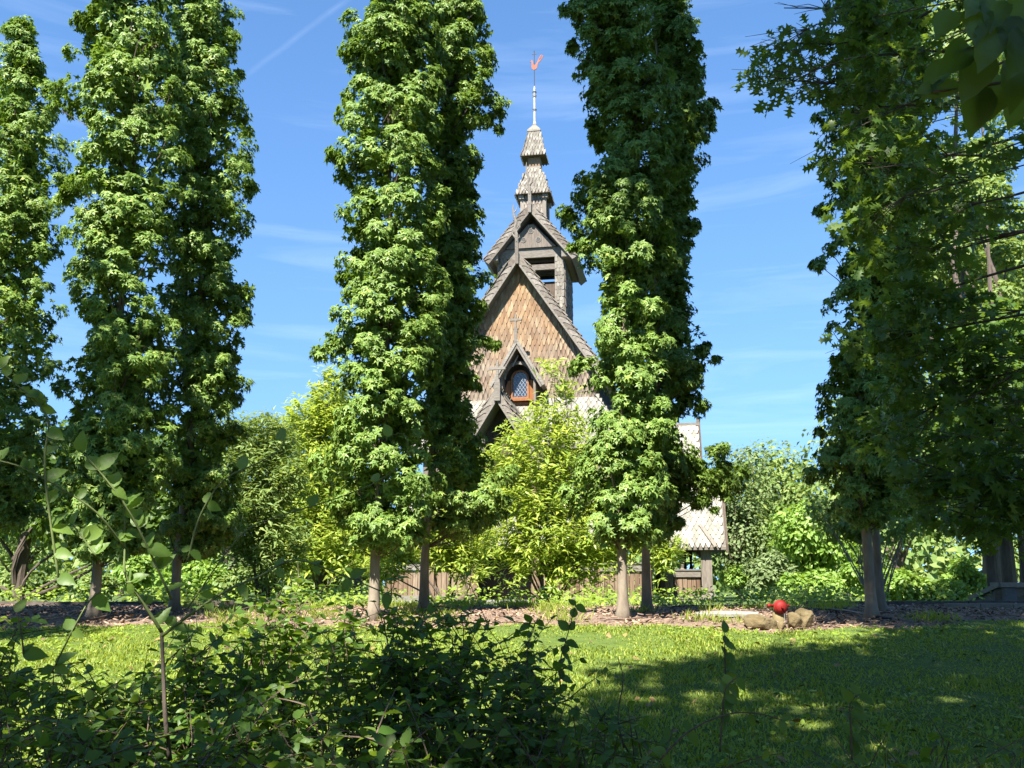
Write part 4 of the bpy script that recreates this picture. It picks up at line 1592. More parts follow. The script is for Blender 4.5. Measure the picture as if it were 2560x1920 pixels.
# ------------------------------------------------------------------ generic foliage
def lump_crown(lumps, n, tm, size, seed, shell=.55, flat=.8, up=.6, out=.7, droop=-.3, clump=0, crad=.25):
    """leaves through a set of lumps (x, y, z, radius)"""
    g = np.random.default_rng(seed)
    L = np.array(lumps, float)
    w = L[:, 3] ** 2
    w /= w.sum()
    if clump:
        m = n // clump
        k = g.choice(len(L), m, p=w)
        d = unit(g.normal(0, 1, (m, 3)))
        r = shell + (1 - shell) * g.random(m)
        c = L[k, :3] + d * (r * L[k, 3])[:, None] * np.array([1, 1, flat])
        C = np.repeat(c, clump, 0)
        dd = np.repeat(d, clump, 0)
        n = len(C)
        e = unit(g.normal(0, 1, (n, 3)))
        T = C + e * (g.random(n) ** .4 * crad)[:, None] * np.array([1, 1, .7])
        dd = unit(dd * .6 + e * .6)
    else:
        k = g.choice(len(L), n, p=w)
        dd = unit(g.normal(0, 1, (n, 3)))
        r = shell + (1 - shell) * g.random(n) ** .7
        T = L[k, :3] + dd * (r * L[k, 3])[:, None] * np.array([1, 1, flat])
    nrm = unit(dd * out + np.array([0, 0, up]) + g.normal(0, .45, (n, 3)))
    tip = dd * .7 + np.array([0, 0, droop]) + g.normal(0, .5, (n, 3))
    s = g.uniform(.7, 1.25, n) * size
    return frames(nrm, tip, s), T


def lumpy(cx, cy, cz, rx, rz, n, r, seed, ry=None):
    g = np.random.default_rng(seed)
    out = []
    ry = ry or rx
    for i in range(n):
        d = unit(g.normal(0, 1, 3))
        k = g.random() ** .4
        out.append((cx + d[0] * k * (rx - r * .6), cy + d[1] * k * (ry - r * .6), cz + d[2] * k * (rz - r * .5), r * g.uniform(.65, 1.25)))
    return out


def plain_tree(name, px, D, py_top, py_bot, halfw_px, label, cat, mat, seed, n=6000, size=.3, trunk=True, group=None, lumps=14, tm=None, zb=None, clump=0):
    """broad-leaved tree or shrub placed by its outline in the photograph"""
    random.seed(seed)
    a = at(px, py_bot, D)
    t = at(px, py_top, D)
    gz = float(ground_h(a[0], D))
    hw = at(px + halfw_px, (py_top + py_bot) / 2, D)[0] - at(px, (py_top + py_bot) / 2, D)[0]
    root = empty(name, (a[0], D, gz))
    tag(root, label, cat, group)
    cz0, cz1 = max(a[2], gz) - gz, t[2] - gz
    mid, rz = (cz0 + cz1) / 2, (cz1 - cz0) / 2
    lr = max(.25, min(hw, rz) * .48)
    L = lumpy(0, 0, mid, hw, rz, lumps, lr, seed)
    if trunk:
        mb = MB()
        limb(mb, (0, 0, -.1), (0, 0, mid), .035 * rz + .05, .03, .03, 6, 8)
        for l in L[:8]:
            limb(mb, (0, 0, cz0 * .5 + random.random() * rz * .6), l[:3], .02 * rz + .015, .012, .08, 4, 5)
        mb.build('trunk', M_BARKD, root)
    M, T = lump_crown(L, n, tm or T_DIAM, size, seed, .45, .85, clump=clump, crad=size * 1.8)
    c = link('crown', scatter('crown', tm or T_DIAM, M, T, mat), root)
    c['kind'] = 'stuff'
    return root


# --- yellow-green shrubs between the trees and the church
def willowy(name, px, D, base_py, outline, label, seed, n=5200, size=.17, mat=None):
    """multi-stemmed shrub with narrow glossy leaves; outline (px, py, radius px) leaf masses"""
    g = np.random.default_rng(seed)
    random.seed(seed)
    b = at(px, 1500, D)
    gz = float(ground_h(b[0], D))
    root = empty(name, (b[0], D, gz))
    tag(root, label, 'shrub', 'yellow-green shrubs in front of the church')
    L = []
    for (qx, qy, r, dy) in outline:
        p = at(qx, qy, D)
        rr = r * D / F
        L.append((p[0] - b[0], dy, p[2] - gz, rr))
    mb = MB()
    for i, l in enumerate(L):
        x0, y0 = random.gauss(0, .12), random.gauss(0, .12)
        limb(mb, (x0, y0, -.05), l[:3], .028, .006, .06, 6, 5)
        for _ in range(3):
            d = np.array([random.gauss(0, .6), random.gauss(0, .6), random.random() + .2]) * l[3] * .8
            limb(mb, np.array(l[:3]) * np.array([1, 1, .85]), np.array(l[:3]) + d, .009, .003, .06, 4, 4)
    mb.build('stems', M_BARKD, root)['kind'] = 'stuff'
    # leafy shoots: leaves in upward sprays
    n = int(n * 1.9)
    m = n // 9
    A = np.array(L)
    w = A[:, 3] ** 2
    k = g.choice(len(A), m, p=w / w.sum())
    d = unit(g.normal(0, 1, (m, 3)))
    c = A[k, :3] + d * (g.uniform(.35, 1, m) ** .6 * A[k, 3])[:, None] * np.array([1, 1, .9])
    sd = unit(d * .5 + np.array([0, 0, .8]) + g.normal(0, .3, (m, 3)))
    per = 9
    t = np.tile(np.linspace(0, size * 1.55, per), m)
    SD, C = np.repeat(sd, per, 0), np.repeat(c, per, 0)
    T = C + SD * t[:, None]
    e = unit(g.normal(0, 1, T.shape))
    side = unit(np.cross(SD, e))
    tip = side * .85 + SD * .55 + np.array([0, 0, .05])
    nrm = np.cross(np.cross(tip, SD), tip) * .8 + np.array([0, 0, .5]) + g.normal(0, .3, T.shape)
    M = frames(nrm, tip, g.uniform(.75, 1.2, len(T)) * size)
    o = link('crown', scatter('crown', T_LANCE, M, T, mat or M_MAG), root)
    o['kind'] = 'stuff'
    return root


willowy('magnolia_shrub', 1365, 24.0, 1490, [(1390, 1000, 36, 0), (1370, 1070, 55, 0), (1440, 1075, 40, .2), (1300, 1100, 42, 0), (1340, 1150, 95, 0), (1430, 1150, 80, 0), (1255, 1160, 55, .2), (1300, 1240, 90, -.2), (1400, 1250, 100, 0), (1470, 1230, 60, .3), (1270, 1310, 80, -.3), (1380, 1340, 100, -.3), (1480, 1350, 80, -.2), (1230, 1370, 60, -.3), (1330, 1400, 70, -.4), (1440, 1405, 60, -.4), (1540, 1370, 50, 0), (1385, 935, 22, 0), (1420, 985, 25, 0), (1290, 1440, 40, -.4), (1410, 1450, 40, -.4), (1490, 1430, 45, -.3), (1550, 1430, 30, 0)],
        'big yellow-green shrub in front of the church entrance', 41, 7800, .235)
willowy('magnolia_shrub', 800, 24.0, 1490, [(815, 1010, 45, 0), (770, 1060, 60, 0), (830, 1090, 70, 0), (760, 1140, 70, 0), (830, 1180, 80, 0), (770, 1240, 75, -.2), (840, 1280, 70, 0), (740, 1330, 60, -.3), (820, 1360, 80, -.3), (880, 1400, 60, -.3), (760, 1400, 60, -.3), (930, 1380, 55, .1), (980, 1400, 40, .2), (850, 965, 26, 0), (810, 960, 20, 0)],
        'bright yellow shrub left of the middle pair of sweetgums', 42, 7600, .235)
willowy('magnolia_shrub', 660, 18.5, 1490, [(640, 1110, 70, 0), (690, 1100, 50, 0), (620, 1190, 80, 0), (690, 1200, 80, 0), (650, 1290, 90, 0), (600, 1350, 70, 0), (700, 1360, 70, 0), (590, 1280, 50, 0), (660, 1420, 60, 0)],
        'duller olive shrub between the left and middle sweetgums', 43, 5200, .17, M_FAR)
willowy('magnolia_shrub', 1690, 24.0, 1490, [(1640, 1370, 40, 0), (1675, 1385, 32, 0), (1650, 1420, 28, 0)],
        'small yellow-green shrub peeking out left of the side porch', 44, 700, .2)
willowy('magnolia_shrub', 1120, 18.5, 1490, [(1120, 1330, 55, 0), (1170, 1350, 60, 0), (1090, 1390, 50, .2), (1150, 1400, 45, 0), (1010, 1390, 40, .2), (1060, 1340, 40, .2), (960, 1430, 45, .2), (1180, 1440, 35, 0)],
        'low shrub shading the plank parapet left of the entrance', 45, 3000)

# ------------------------------------------------------------------ background trees and shrubs
BG = [
    # px, D, top, bottom, half width, label, material, n, size
    (560, 52, 1015, 1480, 130, 'grey-green tree far behind, just right of the left sweetgums', M_FAR2, 6500, .30),
    (680, 60, 1000, 1480, 120, 'grey-green far tree in the sky gap left of the yellow shrub', M_FAR2, 6000, .34),
    (800, 66, 925, 1480, 95, 'tallest far tree peeking over the yellow shrub', M_FAR, 6000, .36),
    (895, 70, 1010, 1480, 95, 'far tree hidden behind the middle sweetgums', M_FAR, 4000, .38),
    (1850, 46, 1060, 1480, 110, 'thin pale far tree beside the side porch ridge', M_FAR2, 3600, .22),
    (1990, 56, 1080, 1490, 170, 'large rounded far tree left of the shaded right sweetgums', M_FAR, 9500, .34),
    (2120, 62, 1090, 1490, 130, 'far tree just behind the edge of the shaded right sweetgums', M_FAR, 6000, .36),
    (1905, 47, 1210, 1500, 110, 'mid green leafy tree right of the side porch', M_FAR, 7000, .24),
    (2030, 34, 1260, 1505, 120, 'bushy green tree above the red hydrant', M_BRIGHT, 7000, .22),
    (2250, 48, 900, 1500, 230, 'dark leafy tree filling the right background', M_FAR, 8500, .34),
    (2470, 26, -60, 1330, 250, 'tall sunlit tree at the right edge behind the oak branches', M_FAR, 22000, .19),
    (2620, 30, -80, 1330, 260, 'tall tree running out of the right edge of the picture', M_FAR, 12000, .22),
    (2555, 22, 90, 1290, 130, 'fine-leaved tree showing between the oak branches at the right edge', M_FAR, 12000, .16),
    (60, 60, 1150, 1490, 180, 'far tree low down at the left edge', M_FAR, 5000, .34),
    (300, 56, 1100, 1490, 170, 'far green tree behind the left sweetgums', M_FAR, 6000, .34),
    (470, 40, 1230, 1495, 110, 'leafy far tree between the two left trunks', M_BRIGHT, 4500, .24),
]
for i, (px, D, t, b, hw, lab, mt, n, sz) in enumerate(BG):
    plain_tree('background_tree', px, D, t, b, hw, lab, 'tree', mt, 60 + i, n, sz, True, 'trees behind the bed', 16)
# long wood closing the view at the horizon
g = np.random.default_rng(99)
L = []
for i in range(150):
    x = -150 + 300 * i / 149 + g.normal(0, 1.5)
    h = g.uniform(5.5, 9.5)
    L.append((x, 92 + g.normal(0, 4), h * .55 - .5, h * .62))
M, T = lump_crown(L, 52000, T_DIAM, 1.0, 98, .6, .95)
o = link('far_wood', scatter('far_wood', T_DIAM, M, T, M_FAR))
tag(o, 'distant continuous belt of green woodland along the horizon', 'woodland', kind='stuff')

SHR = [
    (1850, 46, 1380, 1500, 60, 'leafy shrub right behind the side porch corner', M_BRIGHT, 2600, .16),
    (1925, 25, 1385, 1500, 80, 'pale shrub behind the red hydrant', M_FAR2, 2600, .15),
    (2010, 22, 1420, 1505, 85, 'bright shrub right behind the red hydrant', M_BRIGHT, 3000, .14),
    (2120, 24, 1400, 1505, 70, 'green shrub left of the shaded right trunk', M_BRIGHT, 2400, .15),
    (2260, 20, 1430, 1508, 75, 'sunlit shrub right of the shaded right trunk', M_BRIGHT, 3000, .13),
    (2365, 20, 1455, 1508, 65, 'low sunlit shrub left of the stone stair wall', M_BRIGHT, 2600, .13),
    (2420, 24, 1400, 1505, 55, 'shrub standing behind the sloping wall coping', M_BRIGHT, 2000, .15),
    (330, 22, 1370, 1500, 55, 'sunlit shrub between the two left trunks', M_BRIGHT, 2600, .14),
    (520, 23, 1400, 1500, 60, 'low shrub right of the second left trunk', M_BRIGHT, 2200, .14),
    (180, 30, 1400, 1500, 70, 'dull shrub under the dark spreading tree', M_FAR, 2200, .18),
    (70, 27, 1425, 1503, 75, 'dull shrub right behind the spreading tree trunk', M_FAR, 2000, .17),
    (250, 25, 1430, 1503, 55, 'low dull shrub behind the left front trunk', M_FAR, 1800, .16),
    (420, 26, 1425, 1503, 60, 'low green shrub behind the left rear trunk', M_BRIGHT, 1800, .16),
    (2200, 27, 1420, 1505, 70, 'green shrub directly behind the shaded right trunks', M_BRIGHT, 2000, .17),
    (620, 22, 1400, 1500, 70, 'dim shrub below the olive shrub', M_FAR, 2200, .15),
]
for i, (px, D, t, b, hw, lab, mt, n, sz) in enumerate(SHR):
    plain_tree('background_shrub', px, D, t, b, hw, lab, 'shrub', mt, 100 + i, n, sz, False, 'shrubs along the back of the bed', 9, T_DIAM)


def vase_shrub():
    """bare fanning stems beside the shaded right trunk"""
    random.seed(5)
    b = at(2185, 1500, 17.5)
    root = empty('multi_stem_shrub', (b[0], 17.5, float(ground_h(b[0], 17.5))))
    tag(root, 'vase-shaped shrub with bare fanning stems behind the shaded right trunk', 'shrub')
    tips = []
    for i in range(17):
        a = -0.75 + 1.5 * i / 16 + random.gauss(0, .05)
        h = random.uniform(1.3, 1.9)
        m = MB()
        tip = (math.sin(a) * h * .8, random.gauss(0, .3), h)
        limb(m, (random.gauss(0, .09), random.gauss(0, .05), -.03), tip, .017, .006, .05, 6, 5)
        m.build('stem', M_BARK, root)
        tips.append((*tip, .32))
    M, T = lump_crown(tips, 2200, T_OVATE, .11, 77, .2)
    link('crown', scatter('crown', T_OVATE, M, T, M_FAR), root)['kind'] = 'stuff'


vase_shrub()


def spreading_tree():
    """dark low-branching tree at the far left"""
    random.seed(9)
    D = 17.0
    b = at(45, 1500, D)
    root = empty('spreading_tree', (b[0], D, float(ground_h(b[0], D))))
    tag(root, 'dark low-branching tree with spreading limbs at the far left', 'tree')
    m = MB()
    limb(m, (0, 0, -.05), (.02, 0, 1.3), .12, .10, .02, 6, 10)
    m.build('trunk', M_BARKD, root)
    for (x, z, r) in ((-.75, 1.3, .05), (.75, 1.0, .035), (1.6, .85, .028), (-1.6, 1.7, .04), (.5, 1.9, .05), (2.2, 1.5, .03)):
        m = MB()
        limb(m, (0, 0, .05 if x > .6 else .12), (x, random.gauss(0, .2), z), r, r * .5, .1, 7, 6)
        m.build('limb', M_BARKD, root)
    L = [(x, y, z, .75) for x, y, z in ((-1.4, 0, 1.75), (-.4, .2, 1.7), (.6, 0, 1.6), (1.5, 0, 1.55), (2.4, 0, 1.5), (3.2, .2, 1.6), (-.8, 0, 2.3), (.4, 0, 2.3), (1.6, 0, 2.2), (2.7, 0, 2.2), (.2, 0, 2.9), (1.5, .3, 2.8), (2.6, .3, 2.8), (-1.2, .2, 2.9))]
    M, T = lump_crown(L, 9000, T_DIAM, .16, 78, .3, .7)
    link('crown', scatter('crown', T_DIAM, M, T, M_OAK), root)['kind'] = 'stuff'


spreading_tree()

# ------------------------------------------------------------------ the oak on the right and the trees that shade the place
def shade_lumps(points, hmin, hmax, r, seed):
    g = np.random.default_rng(seed)
    out = []
    for p in points:
        h = g.uniform(hmin, hmax)
        s = (h - p[2]) / SUNV[2]
        q = np.array(p) + SUNV * s
        out.append((q[0], q[1], q[2], r * g.uniform(.75, 1.25)))
    return out


def oak():
    random.seed(21)
    bx, by = 7.4, 5.4
    bz = float(ground_h(bx, by))
    root = empty('oak_tree', (bx, by, bz))
    tag(root, 'large dark oak whose leafy branches reach in from the right edge', 'tree')
    m = MB()
    limb(m, (0, 0, -.1), (-.2, -.3, 7.5), .34, .2, .02, 8, 14)
    tr = m.build('trunk', M_BARKD, root)
    g = np.random.default_rng(22)
    # low sprays seen in the picture: (px, py, D, radius)
    sprays = [(1920, 130, 7.6, .34), (1990, 110, 7.7, .3), (1900, 190, 7.6, .22), (1960, 215, 7.6, .25), (2040, 60, 7.8, .3), (1960, 20, 7.8, .2), (2060, 190, 7.7, .3), (2120, 110, 7.5, .35),
              (2200, 60, 7.3, .35), (2180, 200, 7.3, .35), (2260, 150, 7.0, .35), (2120, 330, 7.4, .3), (2230, 330, 7.2, .4), (2310, 400, 7.0, .4), (2150, 430, 7.3, .3), (2080, 400, 7.6, .2),
              (2250, 500, 7.2, .42), (2380, 520, 7.0, .42), (2150, 560, 7.4, .32), (2330, 640, 7.0, .42), (2200, 650, 7.3, .36), (2260, 760, 7.2, .4),
              (2400, 770, 7.0, .45), (2180, 860, 7.4, .32), (2320, 880, 7.2, .42), (2460, 890, 6.9, .45), (2250, 980, 7.4, .4), (2380, 1000, 7.2, .45),
              (2500, 1010, 6.9, .45), (2300, 1110, 7.4, .42), (2430, 1120, 7.2, .45), (2540, 1130, 6.9, .45), (2350, 1220, 7.5, .38), (2470, 1230, 7.3, .4), (2560, 1240, 7.0, .4), (2290, 1190, 7.6, .3),
              (2330, 230, 7.0, .35), (2080, 260, 7.8, .2), (2200, 1090, 7.8, .3), (2420, 1290, 7.6, .3), (2520, 1310, 7.3, .3), (2340, 1290, 7.7, .25)]
    L = []
    root_p = np.array([bx, by, bz])
    L2 = []
    limbs_from = [np.array([-.05, -.05, z]) for z in (1.9, 2.9, 3.9, 4.9, 5.9)]
    for i, (px, py, D, r) in enumerate(sprays):
        p = at(px, py, D) - root_p
        L.append((*p, r))
        src = min(limbs_from, key=lambda q: abs(q[2] - (p[2] - .4)))
        b = MB()
        if i % 2 == 0:
            pts = limb(b, src, p, .009, .004, .14, 10, 6)
            for k_ in (3, 4, 5, 6, 7):
                if i % 4 == 0 or k_ > 5:
                    L2.append((*pts[k_], .24))
        else:
            q = np.array(L[i - 1][:3]) * .75 + src * .25
            pts = limb(b, q, p, .014, .005, .06, 5, 5)
        for _ in range(4):
            d = np.array([random.gauss(-.3, .6), random.gauss(0, .6), random.gauss(0, .5)]) * r
            limb(b, pts[-2], p + d, .006, .002, .08, 3, 4)
        b.build('branch', M_BARKD, root)
    M, T = lump_crown(L + L2, 6400, T_OAK, .13, 23, .05, .75, clump=6, crad=.12, up=.5, out=.3)
    pick = g.permutation(len(T))[:240]
    mask = np.ones(len(T), bool)
    mask[pick] = False
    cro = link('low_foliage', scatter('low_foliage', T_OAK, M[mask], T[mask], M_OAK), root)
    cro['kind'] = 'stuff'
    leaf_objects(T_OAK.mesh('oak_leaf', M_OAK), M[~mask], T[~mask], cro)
    # the high crown, above the frame, shading the lawn and the right hand trees
    pts = []
    gg = np.random.default_rng(24)
    while len(pts) < 175:                      # shaded part of the lawn
        x, y = gg.uniform(.25, 7.5), gg.uniform(3.6, 10.2)
        lim = np.interp(x, [-1, .4, .9, 2.3, 4.2, 7.5], [5.6, 6.4, 7.5, 8.6, 9.6, 10.2])     # shade edge runs away to the right
        if y < lim:
            pts.append((x, y, .07 + .1 * y))
    H = shade_lumps(pts, 8.6, 12.5, .62, 25)
    pts2 = [(x, y, z) for x in (3.7, 4.3, 4.9, 5.6, 6.4) for y in (10.8, 12.2) for z in (1.6, 2.8, 4.0, 5.2, 6.4, 7.6, 8.8)]
    pts2 = [p for p in pts2 if gg.random() < .95]
    pts2 += [(gg.uniform(.75, 2.5), gg.uniform(10.6, 12.4), gg.uniform(6.6, 10.0)) for _ in range(26)]
    pts2 += [(gg.uniform(6.6, 10.5), gg.uniform(13.0, 19.5), gg.uniform(1.2, 2.6)) for _ in range(34)]
    H += shade_lumps(pts2, 13.5, 16.0, .80, 26)
    H = [h for h in H if (h[2] - h[3] - CZ) > max(h[1] + h[3], .2) * .74 or h[1] < 0]
    H = [(h[0] - bx, h[1] - by, h[2] - bz, h[3]) for h in H]
    b = MB()
    top = np.array([-.2, -.3, 7.3])
    limb(b, top, (-3.5, -1.5, 12.0), .18, .06, .04, 8, 8)
    limb(b, top, (-7.5, -4.5, 10.5), .17, .05, .04, 8, 8)
    limb(b, top, (-2.5, 1.5, 13.5), .15, .05, .04, 8, 8)
    for h in H[::3]:
        limb(b, np.array([-3.5, -1.5, 11.0]) + np.array([gg.normal(0, 1), gg.normal(0, 1), 0]), h[:3], .035, .01, .05, 5, 4)
    b.build('high_limbs', M_BARKD, root)['kind'] = 'stuff'
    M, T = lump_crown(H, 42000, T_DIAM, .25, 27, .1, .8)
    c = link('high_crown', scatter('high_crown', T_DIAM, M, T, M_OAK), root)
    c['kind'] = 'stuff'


oak()


def shade_tree(bx, by, pts, hmin, hmax, r, n, label, seed, size=.24):
    g = np.random.default_rng(seed)
    random.seed(seed)
    bz = float(ground_h(bx, by))
    root = empty('shade_tree', (bx, by, bz))
    tag(root, label, 'tree')
    H = shade_lumps(pts, hmin, hmax, r, seed)
    H = [h for h in H if h[1] < 0 or (h[2] - h[3] - CZ) > h[1] * .76 or h[0] + h[3] < -.66 * h[1] - .5]
    H = [(h[0] - bx, h[1] - by, h[2] - bz, h[3]) for h in H]
    b = MB()
    limb(b, (0, 0, -.1), (0, 0, hmin * .8), .24, .12, .02, 8, 12)
    b.build('trunk', M_BARKD, root)
    b = MB()
    for h in H[::2]:
        limb(b, (0, 0, hmin * .55 + g.random() * hmin * .25), h[:3], .05, .012, .05, 5, 5)
    b.build('limbs', M_BARKD, root)['kind'] = 'stuff'
    M, T = lump_crown(H, n, T_DIAM, size, seed, .1, .8)
    link('crown', scatter('crown', T_DIAM, M, T, M_OAK), root)['kind'] = 'stuff'


g = np.random.default_rng(31)
pts = [(g.uniform(-9.5, -3.7), g.uniform(9.5, 13.5), g.uniform(1.1, 3.4)) for _ in range(60)]
pts = [p for p in pts if p[2] < 3.6 - .75 * max(0, p[0] + 5.2)]
shade_tree(-9.5, 6.2, pts, 6.0, 9.0, .6, 7500, 'leafy tree standing outside the left edge of the picture', 32)
pts = [(g.uniform(-.4, .9), g.uniform(3.8, 5.0), g.uniform(.3, 1.0)) for _ in range(30)]
pts += [(g.uniform(.5, 1.3), g.uniform(1.3, 1.9), g.uniform(2.2, 2.8)) for _ in range(16)]
pts += [(g.uniform(-2.2, -.3), g.uniform(1.9, 3.3), g.uniform(.2, .5)) for _ in range(13)]
pts += [(g.uniform(-2.5, -.4), g.uniform(3.0, 4.6), g.uniform(.3, .9)) for _ in range(14)]
shade_tree(-2.2, -3.2, pts, 6.0, 9.5, .34, 6000, 'leafy tree standing behind the photographer', 33)

# trunks standing behind the stair wall at the right
for i, (px, w) in enumerate(((2484, .12), (2525, .15), (2568, .13))):
    random.seed(200 + i)
    p = at(px, 1470, 19.0 + i * .6)
    D = 19.0 + i * .6
    gz = float(ground_h(p[0], D))
    root = empty('conifer_tree', (p[0], D, gz))
    tag(root, ['dark trunk furthest left of the three behind the stair wall', 'middle one of the three dark trunks behind the stair wall', 'dark trunk behind the stair wall at the right edge'][i], 'tree', 'dark trunks behind the stair wall')
    m = MB()
    limb(m, (0, 0, -.1), (0, 0, 5.5), w, w * .5, .01, 8, 10)
    m.build('trunk', M_BARKD, root)
    L = lumpy(0, -.5, 3.6, 1.3, 2.6, 14, .7, 210 + i)
    M, T = lump_crown(L, 4500, T_DIAM, .24, 220 + i, .2)
    link('crown', scatter('crown', T_DIAM, M, T, M_OAK), root)['kind'] = 'stuff'

# ------------------------------------------------------------------ bed edging, stair wall, hydrant, rocks, hoses, board
M_ROCK = noise_mat('tan_boulder', [(0.25, (0.074, 0.053, 0.023)), (0.5, (0.134, 0.102, 0.050)), (0.75, (0.186, 0.148, 0.082))], 7, 0.95, 0.9, 0.04, 8)
M_BLOCK = noise_mat('stone_block', [(0.25, (0.140, 0.119, 0.091)), (0.6, (0.231, 0.196, 0.147)), (0.8, (0.294, 0.259, 0.203))], 6, 0.95, 0.6, 0.03, 8, island=[(0, (0.525, 0.525, 0.525)), (1, (0.805, 0.770, 0.735))])
M_BLOCKG = noise_mat('grey_stone_block', [(0.25, (0.154, 0.147, 0.140)), (0.7, (0.252, 0.245, 0.231))], 6, 0.95, 0.5, 0.03, 8, island=[(0, (0.560, 0.560, 0.560)), (1, (0.770, 0.770, 0.770))])
M_EDGE = noise_mat('bed_edging', [(0.3, (0.06, 0.05, 0.042)), (0.7, (0.13, 0.11, 0.09))], 9, 0.95, 0.6, 0.02)
M_KERB = noise_mat('pale_kerb', [(0.3, (0.180, 0.156, 0.120)), (0.7, (0.264, 0.234, 0.186))], 9, 0.95, 0.5, 0.02)
M_RED = noise_mat('red_paint', [(0.3, (0.167, 0.008, 0.006)), (0.7, (0.208, 0.014, 0.010))], 12, 0.62, 0.2, 0.005, spec=.25)
M_TAN = noise_mat('tan_pipe', [(0.3, (0.14, 0.11, 0.05)), (0.7, (0.24, 0.19, 0.09))], 9, 0.7, 0.3, 0.01)
M_HOSE = noise_mat('black_hose', [(0.3, (0.012, 0.012, 0.013)), (0.7, (0.03, 0.028, 0.028))], 12, 0.45, 0.1, 0.005, spec=.4)
M_HOSEB = noise_mat('brown_hose', [(0.3, (0.10, 0.065, 0.05)), (0.7, (0.17, 0.12, 0.09))], 12, 0.5, 0.1, 0.005)
M_PALE = wood_mat('bleached_board', [(0.0, (0.220, 0.210, 0.189)), (1.0, (0.262, 0.252, 0.226))], (2, 30, 30), .8, .3, streak=.35)
M_STEEL = noise_mat('thin_steel', [(0.3, (0.30, 0.28, 0.25)), (0.7, (0.45, 0.42, 0.38))], 30, 0.4, 0.1, 0.002, metal=.6)


def edging():
    i = 0
    for xa, xb in ((-9.5, -2.6), (4.55, 9.5)):
        root = empty('timber_edging', ((xa + xb) / 2, 14.6, float(ground_h(0, 14.6))))
        tag(root, 'low dark timber edging along the back of the bed, ' + ('left side' if xa < 0 else 'right side'), 'edging')
        n = int((xb - xa) / 1.15)
        w = (xb - xa) / n
        for k in range(n):
            m = MB()
            x0 = xa + k * w - (xa + xb) / 2
            dz, dy = random.uniform(-.012, .012), random.uniform(-.01, .01)
            m.box(x0 + .006, x0 + w - .006, -.06 + dy, .06 + dy, -.1, .07 + dz)
            m.build('timber', M_EDGE, root)


edging()


def kerb():
    p = at(2440, 1520, 13.4)
    root = empty('stone_kerb', (p[0], 13.4, float(ground_h(p[0], 13.4))))
    tag(root, 'pale stone kerb at the bed edge below the stair wall', 'kerb')
    for k in range(4):
        m = MB()
        m.box(-.42 + k * .46, -.42 + k * .46 + .45, -.07, .07, -.08, .075 + random.uniform(-.006, .006))
        m.build('kerb_stone', M_KERB, root)


kerb()


def stair_wall():
    """stepped block wall with sloping coping at the right edge"""
    D = 15.2
    a = at(2508, 1508, D)
    root = empty('stair_wall', (a[0], D, float(ground_h(a[0], D))))
    tag(root, 'stone block stair wall with sloping coping at the right edge', 'wall')
    top = at(2508, 1468, D)[2] - float(ground_h(a[0], D))
    # front face to the right of the corner
    h = top / 2
    for r in range(2):
        x = 0.0
        k = 0
        while x < 2.6:
            w = (.34, .46, .40, .52)[(k + r * 2) % 4]
            m = MB()
            m.box(x + .004, x + w - .004, -.0 + random.uniform(-.006, .006), .25, -.12 * (r == 0) + r * h + .003, (r + 1) * h - .003)
            m.build('block', M_BLOCK, root)
            x += w
            k += 1
    m = MB()
    m.box(-.03, 2.66, -.045, .30, top, top + .075)
    m.build('coping', M_KERB, root)
    # flank running back and down to the left
    e = at(2418, 1508, 17.2)
    end = np.array([e[0] - a[0], 17.2 - D, float(ground_h(e[0], 17.2)) - float(ground_h(a[0], D)) + .02])
    dirv = unit(np.array([end[0], end[1], 0]))
    side = np.array([dirv[1], -dirv[0], 0])
    L = np.hypot(end[0], end[1])
    n = 4
    for k in range(n):
        t0, t1 = k / n, (k + 1) / n
        m = MB()
        z0, z1 = top * (1 - t0), top * (1 - t1)
        b0, b1 = dirv * L * t0 + dirv * .005, dirv * L * t1 - dirv * .005
        m.prism([b0 + (0, 0, -.12), b1 + (0, 0, -.12), b1 + (0, 0, max(z1, .02) - .006), b0 + (0, 0, z0 - .006)], side * .22)
        m.build('block', M_BLOCKG, root)
    m = MB()
    A, B = np.array([-.04, -.02, top]) - side * .03, np.array([dirv[0] * L, dirv[1] * L, .0]) - side * .03
    m.prism([A, B, B + (0, 0, .075), A + (0, 0, .075)], side * .29)
    m.build('coping', M_KERB, root)


stair_wall()


def rock(px, py, D, sx, sy, sz, label, seed, rz=0.0):
    g = np.random.default_rng(seed)
    import bmesh
    bm = bmesh.new()
    bmesh.ops.create_icosphere(bm, subdivisions=4, radius=1.0)
    P_ = np.array([v.co[:] for v in bm.verts])
    # facets: clip the ball with random planes, then roughen
    for _ in range(11):
        n = unit(g.normal(0, 1, 3))
        d = g.uniform(.5, .8)
        s = P_ @ n
        P_ = P_ - np.maximum(s - d, 0)[:, None] * n * .92
    P_ = P_ * (1 + .10 * (vnoise(P_ * 3.2 + seed, seed)[:, None] - .5) + .05 * (vnoise(P_ * 9 + seed, seed)[:, None] - .5))
    P_ = P_ * np.array([sx, sy, sz]) / np.array([.72, .72, .72])
    for v, p in zip(bm.verts, P_):
        v.co = p
    me = bpy.data.meshes.new('boulder')
    bm.to_mesh(me)
    bm.free()
    p = at(px, py, D)
    o = link('boulder', me, None, M_ROCK)
    o.scale = (.88, .88, .88)
    o.location = (p[0], D, float(ground_h(p[0], D)) + sz * .5)
    o.rotation_euler = (0, 0, rz)
    tag(o, label, 'rock', 'tan boulders round the hydrant')
    return o


